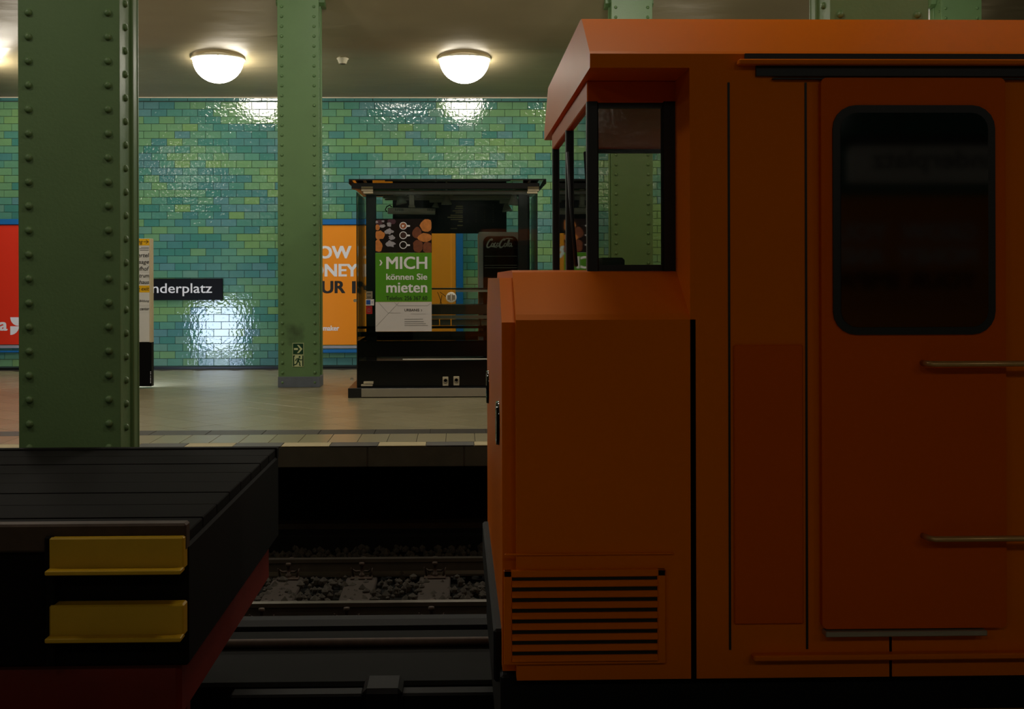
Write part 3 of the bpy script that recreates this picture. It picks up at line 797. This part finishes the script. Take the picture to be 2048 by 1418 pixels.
# things inside or on the kiosk
YM = 17.5
t = thing('menu_board', 'black drinks menu board hanging at the back of the kiosk', 'board', (PX(900,YM), YM, 2.1))
pbox(785.5, 1013, 396, 467, YM, YM+0.03, 0.003).build('panel', M['black_enamel'], t)
ln = [(912,926,411.5,413.8),(910,926,415.7,417.8),(905,925.5,420.8,422.8),(911,925.5,424.6,426.6),(901,925.5,429.6,431.6),(895,926,433.4,435.6),(901,925,438.2,439.8),(917,925.5,442,444),(914.5,925.5,450,451.8),(901,914,456.6,457.6)]
stuff(bars(ln, YM, 0.002).build('menu_line', M['gold_ink'], t))
pr_ = [(x, x+3, y, y+1.2) for x in (934, 951, 968, 985) for y in (409, 416, 421, 425, 430, 434, 439, 443)]
stuff(bars(pr_, YM, 0.002).build('price_mark', M['counter'], t))

YF = 17.0
t = thing('drinks_fridge', 'grey drinks fridge with rounded black glass door inside the kiosk', 'fridge', (PX(1001,YF), YF+0.28, 0.125))
fx0, fx1 = PX(957, YF), PX(1045, YF); fz1 = PZ(464, YF); fz0 = 0.14
B(fx0, fx1, YF+0.03, YF+0.55, fz0, fz1, 0.02, 2).build('cabinet', M['fridge'], t)
dr = MB(); dr.prism(rrect(fx0+0.005, fx1-0.005, fz0+0.03, fz1-0.005, 0.03), 'y', YF, YF+0.03); door = dr.build('door', M['fridge'], t)
dx0, dx1 = PX(966.5, YF), PX(1036, YF); dz1 = PZ(472.5, YF)
MB().prism(rrect(dx0, dx1, fz0+0.12, dz1, 0.085, 7, (1,1,0,0)), 'y', YF-0.006, YF+0.01).build('glass_panel', M['fridge_in'], door)
B(dx0+0.01, dx1-0.01, YF-0.009, YF-0.005, PZ(497,YF), PZ(496,YF)).build('header_line', M['black_rubber'], door)
# script lettering drawn as strokes: Coca-Cola
def stroke(mb, pts, w=0.0085):
    n = 5; out = []
    Pn = [pts[0]] + list(pts) + [pts[-1]]
    for i in range(1, len(Pn)-2):
        for k in range(n):
            u = k/n; a, b, c, d = (Vector((p[0], p[1])) for p in Pn[i-1:i+3])
            out.append(0.5*((2*b) + (c-a)*u + (2*a-5*b+4*c-d)*u*u + (3*b-a-3*c+d)*u**3))
    out.append(Vector(pts[-1]))
    pp = []
    for v in out: q = P(v[0], v[1], YF-0.012); pp.append((q.x, YF-0.010, q.z))
    L = len(pp); mb.tube(pp, [w*(0.45 + 0.55*math.sin(PI*(i+0.5)/L)) for i in range(L)], 6)
sc = MB()
def coca(x0, k):   # capital C at x0 with its swash
    stroke(sc, [(x0+8,481.5),(x0+10.5,479.2),(x0+8,478.2),(x0+3.5,482),(x0,488.5),(x0-0.5,493.5),(x0+2.5,495),(x0+7,492),(x0+9.5,488.5)], 0.0115)
coca(974.5, 0); coca(999.5, 0)
def oo(x): stroke(sc, [(x+3.2,486.2),(x+0.8,487.2),(x-0.6,491),(x+0.8,493.2),(x+3.2,491.5),(x+3.8,488),(x+3,486.2)])
oo(983.2); oo(1008.8)
stroke(sc, [(992.2,486.8),(990.4,486),(988.6,489.5),(988.8,492.8),(991,492.3),(993.2,490)])
def aa(x):
    stroke(sc, [(x+3.4,487.2),(x+1.4,486.4),(x-0.6,490),(x+0.2,493),(x+2.4,492),(x+3.8,489)], 0.0085)
    stroke(sc, [(x+5.0,485.8),(x+4.4,489),(x+4.2,492.2),(x+5.4,493.2),(x+7.2,491.6)], 0.0085)
aa(994.0); aa(1018.2)
stroke(sc, [(1013.8,492.6),(1014.6,487),(1017,480.5),(1018.6,479.6),(1018,483),(1015,489),(1014.2,492.8),(1016.4,492)])
stroke(sc, [(977,494.3),(983,492.8),(989,494.2),(994,495.2)], 0.007)
stroke(sc, [(1007,480.5),(1012,477.4),(1019,476.9),(1026,477.8)], 0.008)
stroke(sc, [(998.2,489.6),(999.8,489)], 0.008)
sc.build('script_lettering', M['silver_ink'], door)
sh = MB()
for y in (512, 530, 535): 
    a = P(969, y+0.8, YF); b = P(1034, y, YF); sh.box(a.x, b.x, YF-0.008, YF-0.005, a.z, b.z)
sh.build('shelf_line', M['spot_grey'], door)
pbox(1041, 1047, 535.5, 556, YF-0.012, YF, 0.002).build('door_tag', M['red'], t)

# silver bar lamp
YB = 16.45
t = thing('bar_lamp', 'silver slotted tube lamp above the pastry poster in the kiosk', 'lamp', (PX(822,YB), YB, 2.4))
c0 = P(775.5, 421.5, YB); c1 = P(870.5, 423, YB)
MB().tube([c0, c1], 0.042, 16).build('tube_body', M['alu_pale'], t)
sl = MB()
for x in [792+3.4*i for i in range(5)] + [856+3.2*i for i in range(5)]:
    a = P(x, 419.5, YB-0.04); sl.box(a.x-0.004, a.x+0.004, YB-0.043, YB-0.03, a.z-0.016, a.z+0.016)
stuff(sl.build('vent_slot', M['dark_steel'], t))
a = P(818.5, 413, YB); b = P(828.5, 394, YB)
B(a.x, b.x, YB-0.02, YB+0.04, a.z, b.z+0.1, 0.004).build('bracket', M['alu_pale'], t)
a = P(817, 415.5, YB); b = P(830, 411, YB); B(a.x, b.x, YB-0.035, YB+0.035, a.z, b.z, 0.003).build('clamp', M['alu'], t)
MB().tube([P(774,424,YB), P(770.5,419,YB), P(774,413,YB), P(780,410.5,YB), P(784,414,YB)], 0.008, 6).build('cord', M['dark_steel'], t)

def spot(x, y, r, h, tilt, Y, lab):
    c = P(x, y, Y)
    t = thing('spot_lamp', lab, 'lamp', (c.x, Y, c.z), 'spot lamps under the kiosk roof')
    mb = MB(); tmp = MB()
    tmp.lathe([(0.0,0.0),(r*0.42,-0.005),(r*0.62,-h*0.35),(r*0.92,-h*0.8),(r,-h),(r*0.93,-h),(r*0.55,-h*0.4),(0,-h*0.35)], (0,0,0), 20)
    mb.merge(tmp.bm, Matrix.Translation(c) @ Matrix.Rotation(tilt, 4, 'Y')); mb.build('shade', M['spot_grey'], t)
    B(c.x-0.09, c.x+0.09, Y-0.03, Y+0.03, c.z+0.0, c.z+0.045, 0.004).build('driver_box', M['spot_grey'], t)
    B(c.x-0.012, c.x+0.012, Y-0.012, Y+0.012, c.z+0.045, c.z+0.10).build('stem', M['spot_grey'], t)
spot(800, 392, 0.075, 0.11, -0.2, 16.6, 'grey bell spot lamp just behind the silver tube lamp')
spot(893, 391, 0.072, 0.125, 0, 16.9, 'grey bell spot lamp in the middle above the menu board')
spot(1029, 389, 0.075, 0.14, 0.08, 16.4, 'larger grey bell spot lamp at the upper right of the kiosk')
spot(1012, 407, 0.07, 0.11, -0.15, 17.2, 'small tilted grey spot lamp at right overlapping the menu board')
spot(872, 405, 0.05, 0.07, 0.1, 17.2, 'small grey spot lamp left of the middle one, over the menu board')

# rental poster on the front pane
YR = KY - 0.004
t = thing('rental_poster', 'tall pastry photo and green rental poster stuck on the kiosk front glass', 'poster', (PX(807,YR), YR, 0.9))
pbox(751, 863.3, 603.8, 663, YR, KY).build('paper_field', M['paper'], t)
pbox(751, 863.3, 505.5, 603.8, YR, KY).build('green_field', M['green_print'], t)
ph = pbox(751, 863.3, 438, 505.5, YR, KY).build('photo_field', M['wood_print'], t)
YI = YR - 0.0015
def blob(mb, x, y, rx, ry, y_off=0.0, n=14, jag=0.12):
    pts = []
    for i in range(n):
        t_ = 2*PI*i/n; f = 1 + random.uniform(-jag, jag)
        X = min(862.8, max(751.2, x + rx*f*math.cos(t_))); Yp = min(505, max(438.4, y + ry*f*math.sin(t_)))
        p = P(X, Yp, YI - y_off); pts.append((p.x, p.z))
    try: mb.poly(pts, YI - y_off)
    except ValueError: pass
for b_ in ((783,443,9,6),(758,445,8,5)): mb = MB(); blob(mb, *b_); mb.build('plum_shape', M['plum'], ph)
for b_ in ((766,442.5,3,2,.0),(753.5,444,3,2,.0),(765,452,5,3.5,.0),(778.5,449,5,4,.0),(778,462.5,8,5.5,.0),(783,475,6,4.5,.0),(781,488,9,7,.0)): 
    mb = MB(); blob(mb, *b_[:4], 0.0004, jag=0.3); mb.build('sugar_shape', M['sugar'], ph)
for b_ in ((755,455,5,6),(759,470,10,9),(756,492,9,12),(853,451,13,13),(850,475,16,9)): 
    mb = MB(); blob(mb, *b_, 0.0002); mb.build('pastry_shape', M['pastry'], ph)
for b_ in ((834,466,9,12),(836,492,10,13),(856,496,10,13)): 
    mb = MB(); blob(mb, *b_, 0.0); mb.build('dark_pastry_shape', M['pastry_dark'], ph)
for y, fill in ((451.5, 1), (470.5, 2), (490, 0)):
    c = P(806.5, y, YI-0.0008); cup = MB(); co_ = MB()
    cup.ring(c.x, c.z, 0.040, 0.049, YI-0.0012)
    a = P(813.5, y-1.6, YI); b = P(820, y-1.0, YI); d_ = P(820, y+1.8, YI); e_ = P(813.5, y+2.2, YI)
    cup.poly([(a.x,a.z),(b.x,b.z),(d_.x,d_.z),(e_.x,e_.z)], YI-0.0012)
    cup.build('cup_shape', M['white_ink'], ph)
    if fill: co_.ring(c.x, c.z, 0.0, 0.040, YI-0.001); co_.build('coffee_shape', M['coffee'] if fill == 1 else M['dark_coffee'], ph)
cup = MB(); hc = P(806, 451.5, YI); cup.poly([(hc.x-0.014,hc.z+0.012),(hc.x,hc.z+0.006),(hc.x+0.016,hc.z+0.012),(hc.x+0.012,hc.z-0.006),(hc.x-0.002,hc.z-0.022),(hc.x-0.014,hc.z-0.004)], YI-0.0014)
cup.build('foam_heart', M['white_ink'], ph)
lettering('lettering', [('MICH',772.5,854.5,513,538.3),('können Sie',772.5,854.5,547,559.8),('mieten',772.5,854.5,565,585.5)], YI, M['white_ink'], t, bold=0.022)
ch = MB(); ch.poly([Q(758.5,520,YI),Q(761.5,520,YI),Q(765,525.5,YI),Q(761.5,531,YI),Q(758.5,531,YI),Q(761.8,525.5,YI)], YI); ch.build('chevron', M['white_ink'], t)
o = lettering('lettering', [('Telefon: 256 367 60',772.5,854.5,592,600.5),('URBANIS',809,838.5,617.5,622.8),('›',842,844.2,618.5,622.8)], YI, M['black_ink'], t, bold=0.012); o['label'] = 'black lettering'
ln = [(809,846,637.8,638.9),(809,847.5,642.6,643.9),(809,852,646.7,647.7),(809,856,650.2,651.2),(822,851,627.6,628.0)]
mb = bars(ln, YI+0.001, 0.0015)
for xa, ya, xb, yb in ((752,653,798,605),(757,605,776,626),(776,626,801,626),(789,605,796,611.5),(796,611.5,855,611.5),(855,611.5,862,606)):
    L = math.hypot(xb-xa, yb-ya); nx, ny = -(yb-ya)/L*0.25, (xb-xa)/L*0.25
    mb.poly([Q(xa+nx,ya+ny,YI),Q(xb+nx,yb+ny,YI),Q(xb-nx,yb-ny,YI),Q(xa-nx,ya-ny,YI)], YI)
stuff(mb.build('fine_print', M['grey_ink'], t))

def sticker(x0, x1, y0, y1, m, lab, inner=None, im=None, nm='sticker'):
    o = pbox(x0, x1, y0, y1, KY-0.003, KY).build(nm, m)
    tag(o, lab, 'sticker')
    if inner: bars(inner, KY-0.003, 0.001).build('print', im, o)
sticker(732, 745, 582.5, 597.5, M['grey_block'], 'small grey notice on the kiosk glass above the blue card', [(734,742,586.5,588),(734,742,593.5,595)], M['black_ink'], 'notice')
sticker(731.5, 748, 598.5, 611, M['paper'], 'blue and white card stuck on the kiosk glass left of the poster', [(732.5,741,600,609),(743,746,603,604),(743,746,605.5,606.5)], M['card_blue'])
sticker(732, 744.5, 612, 628, M['red'], 'small red square sticker on the kiosk glass below the blue card', [(735.5,740.5,617.5,618.3),(735.5,740.5,623,623.8),(735.5,736.2,617.5,623.8),(739.8,740.5,617.5,623.8)], M['grey_ink'])

# ================================================================== LOCOMOTIVE
TN, TF_ = 4.55, 6.95
SH = 0.30
def TX(x): return PX(x, TN)
def TZ(y): return PZ(y, TN, 1400)
xw_ = TX(367)
xa, xcab, xbody, xend = TX(1004), PX(1192, TN), TX(1380), 6.5
z0, z1, z2 = 0.055, TZ(628), PZ(540, TN+SH, 1200)
zc0, zc1, zc2 = TZ(135.5), TZ(107.5), PZ(35.5, TN+SH, 1500)
t = loco = thing('locomotive', 'orange work locomotive with low louvred nose and glazed cab, on the near track', 'train', (2.0, 5.75, ZR))
# nose
pf = [(TN,z0),(TN,z1-0.02),(TN+0.02,z1),(TN+SH-0.02,z2-0.008),(TN+SH+0.03,z2),(TF_-SH-0.03,z2),(TF_-SH,z2-0.01),(TF_,z1),(TF_,z0)]
nose = MB(); nose.prism(pf, 'x', xa+0.05, xbody+0.02)
nose.prism([(TN+0.08,z0),(TN+0.08,z1),(TN+SH+0.02,z2-0.004),(TF_-SH-0.03,z2-0.004),(TF_-0.02,z1),(TF_-0.02,z0)], 'x', xbody+0.03, 1.6)
nose.prism([(TN+0.05,z0+0.02),(TN+0.05,z1-0.03),(TN+SH,z2-0.03),(TF_-SH,z2-0.03),(TF_-0.05,z1-0.03),(TF_-0.05,z0+0.02)], 'x', xa, xa+0.06)
nose.build('nose', M['orange'], t)
xk = 1.58
pf = [(TN,z0),(TN,zc0),(TF_,zc0),(TF_,z0)]
MB().prism(pf, 'x', xk, xend).build('body_side', M['orange'], t)
ra = xcab-0.02
pf = [(TN,zc0),(TN,zc1),(TN+0.015,zc1+0.012),(TN+SH,zc2-0.006),(TN+SH+0.06,zc2),(TF_-SH,zc2),(TF_,zc1),(TF_,zc0)]
MB().prism(pf, 'x', ra, xend).build('roof', M['orange'], t)
B(xbody, xk+0.01, TN, TN+SH+0.03, z0, zc0).build('body_side', M['orange'], t)
# cab: pillars, header, glazing, inside
zg = PZ(205, TN+SH, 1260); yc = TN+SH
B(xcab, xk, yc, TF_-SH, zg, zc0, 0.004).build('cab_header', M['orange_deep'], t)
for y_, xr in ((yc, xbody), (TF_-SH-0.05, xk-0.02)):
    B(xcab, xcab+0.045, y_, y_+0.05, z2-0.01, zg+0.01, 0.005).build('cab_pillar', M['black_rubber'], t)
    B(xr-0.05, xr+0.01, y_, y_+0.05, z2-0.01, zg+0.01, 0.005).build('cab_pillar', M['black_rubber'], t)
    B(xcab+0.045, xr-0.05, y_+0.018, y_+0.026, z2, zg).build('side_window', M['cab_glass'], t)
    B(xcab+0.04, xr-0.04, y_+0.006, y_+0.04, z2-0.005, z2+0.02).build('window_gasket', M['black_rubber'], t)
    B(xcab+0.04, xr-0.04, y_+0.006, y_+0.04, zg-0.02, zg+0.005).build('window_gasket', M['black_rubber'], t)
B(xcab+0.018, xcab+0.026, yc+0.05, TF_-SH-0.05, z2, zg).build('windscreen', M['cab_glass'], t)
B(xcab, xcab+0.05, yc+0.93, yc+0.99, z2-0.01, zg+0.01, 0.005).build('cab_pillar', M['black_rubber'], t)
wp = MB(); wp.tube([(xcab-0.01, yc+0.35, z2+0.02), (xcab-0.02, yc+0.5, z2+0.3), (xcab-0.02, yc+0.62, z2+0.52)], 0.008, 6); wp.build('wiper', M['black_rubber'], t)
B(xcab+0.06, xcab+0.16, yc+0.1, TF_-SH-0.1, z2, z2+0.05, 0.01).build('driver_desk', M['cab_dark'], t)
B(xk-0.03, xk, yc+0.05, TF_-SH-0.05, z2, zg).build('cab_bulkhead', M['cab_dark'], t)
# louvres on the nose
lx0, lx1 = TX(1022), TX(1312)
B(lx0-0.015, lx1+0.015, TN-0.004, TN+0.002, TZ(1316), TZ(1140)).build('louvre_recess', M['black_rubber'], t)
for i in range(8):
    yl = 1153 + i*21.2
    za, zb_ = TZ(yl+15.5), TZ(yl+4.5)
    MB().prism([(TN-0.004, zb_), (TN-0.004, za+0.004), (TN-0.024, za), (TN-0.026, za+0.003), (TN-0.012, zb_)], 'x', lx0, lx1).build('louvre_slat', M['orange'], t)
fr = MB()
for q in ((lx0-0.03, lx0, 1318, 1136), (lx1, lx1+0.03, 1318, 1136)): fr.box(q[0], q[1], TN-0.016, TN, TZ(q[2]), TZ(q[3]), 0.003)
fr.box(lx0-0.03, lx1+0.03, TN-0.016, TN, TZ(1150), TZ(1136), 0.003); fr.box(lx0-0.03, lx1+0.03, TN-0.016, TN, TZ(1324), TZ(1315), 0.003)
fr.build('louvre_frame', M['orange'], t)
B(TX(1008), TX(1345), TN-0.01, TN, TZ(1107.5), TZ(1104), 0.002).build('crease_strip', M['orange'], t)
# nose front: headlamps, grab iron, buffer beam
for y_ in (TN+0.38, TF_-0.38):
    MB().lathe([(0.0,-0.008),(0.075,-0.008),(0.085,-0.012),(0.09,0.01)], (xa, y_, 0.95), 20, 'x').build('headlamp', M['loco_glass'], t)
B(xa-0.03, xa+0.02, TN+0.15, TF_-0.15, 0.0, 0.2, 0.01).build('buffer_beam', M['under'], t)
B(TX(1000), xend, TN+0.06, TF_-0.06, -0.35, z0, 0.01).build('underframe', M['under'], t)
# body panels and recessed seams
for xs in (1458, 1612): B(TX(xs)-0.004, TX(xs)+0.004, TN-0.003, TN+0.002, TZ(1300), TZ(165)).build('panel_seam', M['black_rubber'], t)
B(TX(1466), TX(1604), TN-0.012, TN, TZ(1248), TZ(690), 0.004).build('side_hatch', M['orange_deep'], t)
# sliding door with window
ddx0, ddx1 = TX(1638), TX(2004)
door = MB().prism(rrect(ddx0, ddx1, TZ(1256), TZ(158), 0.02), 'y', TN-0.032, TN).build('sliding_door', M['orange_deep'], t)
wx0, wx1, wz0, wz1 = TX(1660), TX(1982), TZ(670), TZ(213)
MB().prism(rrect(wx0, wx1, wz0, wz1, 0.085), 'y', TN-0.040, TN-0.03).build('window_rubber', M['black_rubber'], door)
MB().prism(rrect(wx0+0.028, wx1-0.028, wz0+0.028, wz1-0.028, 0.06), 'y', TN-0.043, TN-0.038).build('window_pane', M['loco_glass'], door)
# door rails at the roof edge
rx0 = TX(1490)
B(rx0, xend, TN-0.012, TN+0.003, TZ(122), TZ(107.8)).build('rail_slot_shade', M['black_rubber'], t)  # black strips here paint the shade of the rail recess
B(rx0-0.03, xend, TN-0.05, TN, TZ(132.5), TZ(122), 0.004).build('door_rail', M['orange'], t)
B(rx0+0.04, xend, TN-0.016, TN+0.002, TZ(153), TZ(132.5)).build('rail_slot_shade', M['black_rubber'], t)
B(rx0+0.1, xend, TN-0.022, TN, TZ(160), TZ(157.5)).build('rail_slot_shade', M['black_rubber'], t)
B(TX(1642), TX(1962), TN-0.05, TN, TZ(1270), TZ(1259), 0.003).build('door_track', M['alu'], t)
B(TX(1500), xend, TN-0.045, TN, TZ(1318), TZ(1306), 0.005).build('sill_strip', M['orange'], t)
# handrails
for y_ in (726.5, 1071):
    hr = MB(); zz = TZ(y_)
    xs, xe = TX(1838), TX(2290)
    hr.tube([(xs, TN-0.03, zz), (xs+0.004, TN-0.08, zz), (xs+0.02, TN-0.095, zz), (xe-0.02, TN-0.095, zz), (xe-0.004, TN-0.08, zz), (xe, TN-0.0, zz)], 0.011, 10)
    hr.build('handrail', M['tan_rail'], t)
# bogie
bg = B(TX(1500), TX(2700), TN+0.32, TN+0.42, ZR+0.35, ZR+0.62, 0.02).build('bogie_frame', M['under'], t)
for x in (TX(1620), TX(2560)):
    for y_ in (5.10, 6.54):
        MB().lathe([(0,-0.06),(0.12,-0.06),(0.14,-0.04),(0.36,-0.04),(0.42,-0.05),(0.42,0.05),(0.36,0.04),(0,0.04)], (x, y_, ZR+0.42), 24, 'y').build('wheel', M['under'], bg)
B((xw_+xa)/2+0.02, xa+0.3, 5.70, 5.80, -0.47, -0.37, 0.01).build('coupling_bar', M['under'], t)
B((xw_+xa)/2-0.02, (xw_+xa)/2+0.16, 5.64, 5.86, -0.53, -0.33, 0.02).build('coupling_head', M['under'], t)

# ================================================================== FLAT WAGON
wz = 0.589
xw = TX(367); xw0 = -8.0
t = wag = thing('flat_wagon', 'dark low flat wagon with yellow steps at its corner, ahead of the orange locomotive', 'wagon', (-4, 5.75, ZR))
B(xw0, xw, TN+0.07, TF_-0.02, 0.10, wz-0.045, 0.01).build('underframe', M['wagon_dark'], t)
for i in range(8):
    y_ = TN+0.10 + i*0.285
    B(xw0, xw-0.01, y_, y_+0.278, wz-0.045, wz-0.004*random.random(), 0.004).build('deck_plank', M['wagon_plank'], t)
B(xw0, xw, TN+0.03, TN+0.10, wz-0.06, PZ(1043, TN+0.03), 0.008).build('side_rail', M['rust'], t)
B(xw0, xw, TF_-0.07, TF_, wz-0.06, PZ(893, TF_, 400), 0.006).build('side_rail', M['wagon_dark'], t)
for y0, y1 in ((1074, 1143), (1209, 1277)):
    a = P(98, y1, TN); b = P(367, y0, TN)
    s_ = B(a.x, b.x, TN, TN+0.07, a.z, b.z, 0.006).build('step_board', M['step_yellow'], t)
    B(a.x, b.x, TN-0.05, TN+0.02, a.z-0.004, a.z+0.012, 0.003).build('step_lip', M['step_yellow'], s_)
B(TX(85), TX(105), TN+0.01, TN+0.07, 0.12, wz, 0.005).build('step_bracket', M['wagon_dark'], t)
B(xw0, xw-0.04, TN+0.12, TF_-0.1, -0.12, 0.16, 0.02).build('sole_bar', M['wagon_red'], t)
bg = B(-3.4, -1.05, TN+0.28, TN+0.4, -0.45, -0.08, 0.03).build('bogie_frame', M['wagon_red'], t)
for x in (-1.75, -3.0):
    for y_ in (5.10, 6.54):
        MB().lathe([(0,-0.06),(0.12,-0.06),(0.14,-0.04),(0.34,-0.04),(0.40,-0.05),(0.40,0.05),(0.34,0.04),(0,0.04)], (x, y_, ZR+0.40), 24, 'y').build('wheel', M['under'], bg)
B(xw-0.05, (xw+xa)/2-0.02, 5.70, 5.80, -0.47, -0.37, 0.01).build('coupling_bar', M['under'], t)

# ================================================================== BEHIND THE CAMERA, MIRRORED IN THE LOCOMOTIVE WINDOW
t = thing('hanging_sign', 'white hanging platform sign with dark station name, mirrored in the locomotive window', 'sign', (5.2, -2.8, 2.6))
B(3.75, 6.6, -2.95, -2.8, 2.42, 2.78, 0.01).build('board', M['totem_white'], t)
B(3.7, 6.65, -2.97, -2.78, 2.80, 2.88, 0.01).build('housing', M['dark_steel'], t)
lettering('lettering', [('Alexanderplatz', 5.7, 3.95, 2.74, 2.50)], -2.796, M['black_ink'], t, bold=0.01, px=False)
B(4.2, 4.24, -2.9, -2.86, 2.88, 4.88).build('hanger', M['dark_steel'], t); B(6.1, 6.14, -2.9, -2.86, 2.88, 4.88).build('hanger', M['dark_steel'], t)
t = thing('billboard', 'orange poster on the near platform wall, mirrored in the locomotive window', 'billboard', (6.3, -8.88, 1.0))
B(4.6, 7.9, -8.895, -8.86, 0.6, 2.7, 0.005).build('poster_sheet', M['orange_ad'], t)
lettering('lettering', [('GROW',7.5,6.4,2.3,2.05),('YOUR',6.2,5.2,2.3,2.05),('MONEY',7.5,6.35,1.95,1.7),('AND',6.15,5.4,1.95,1.7)], -8.855, M['white_ink'], t, bold=0.035, px=False)
lettering('lettering', [('YOUR',7.5,6.5,1.6,1.35),('IMPACT',6.35,4.9,1.6,1.35)], -8.855, M['black_ink'], t, bold=0.035, px=False)
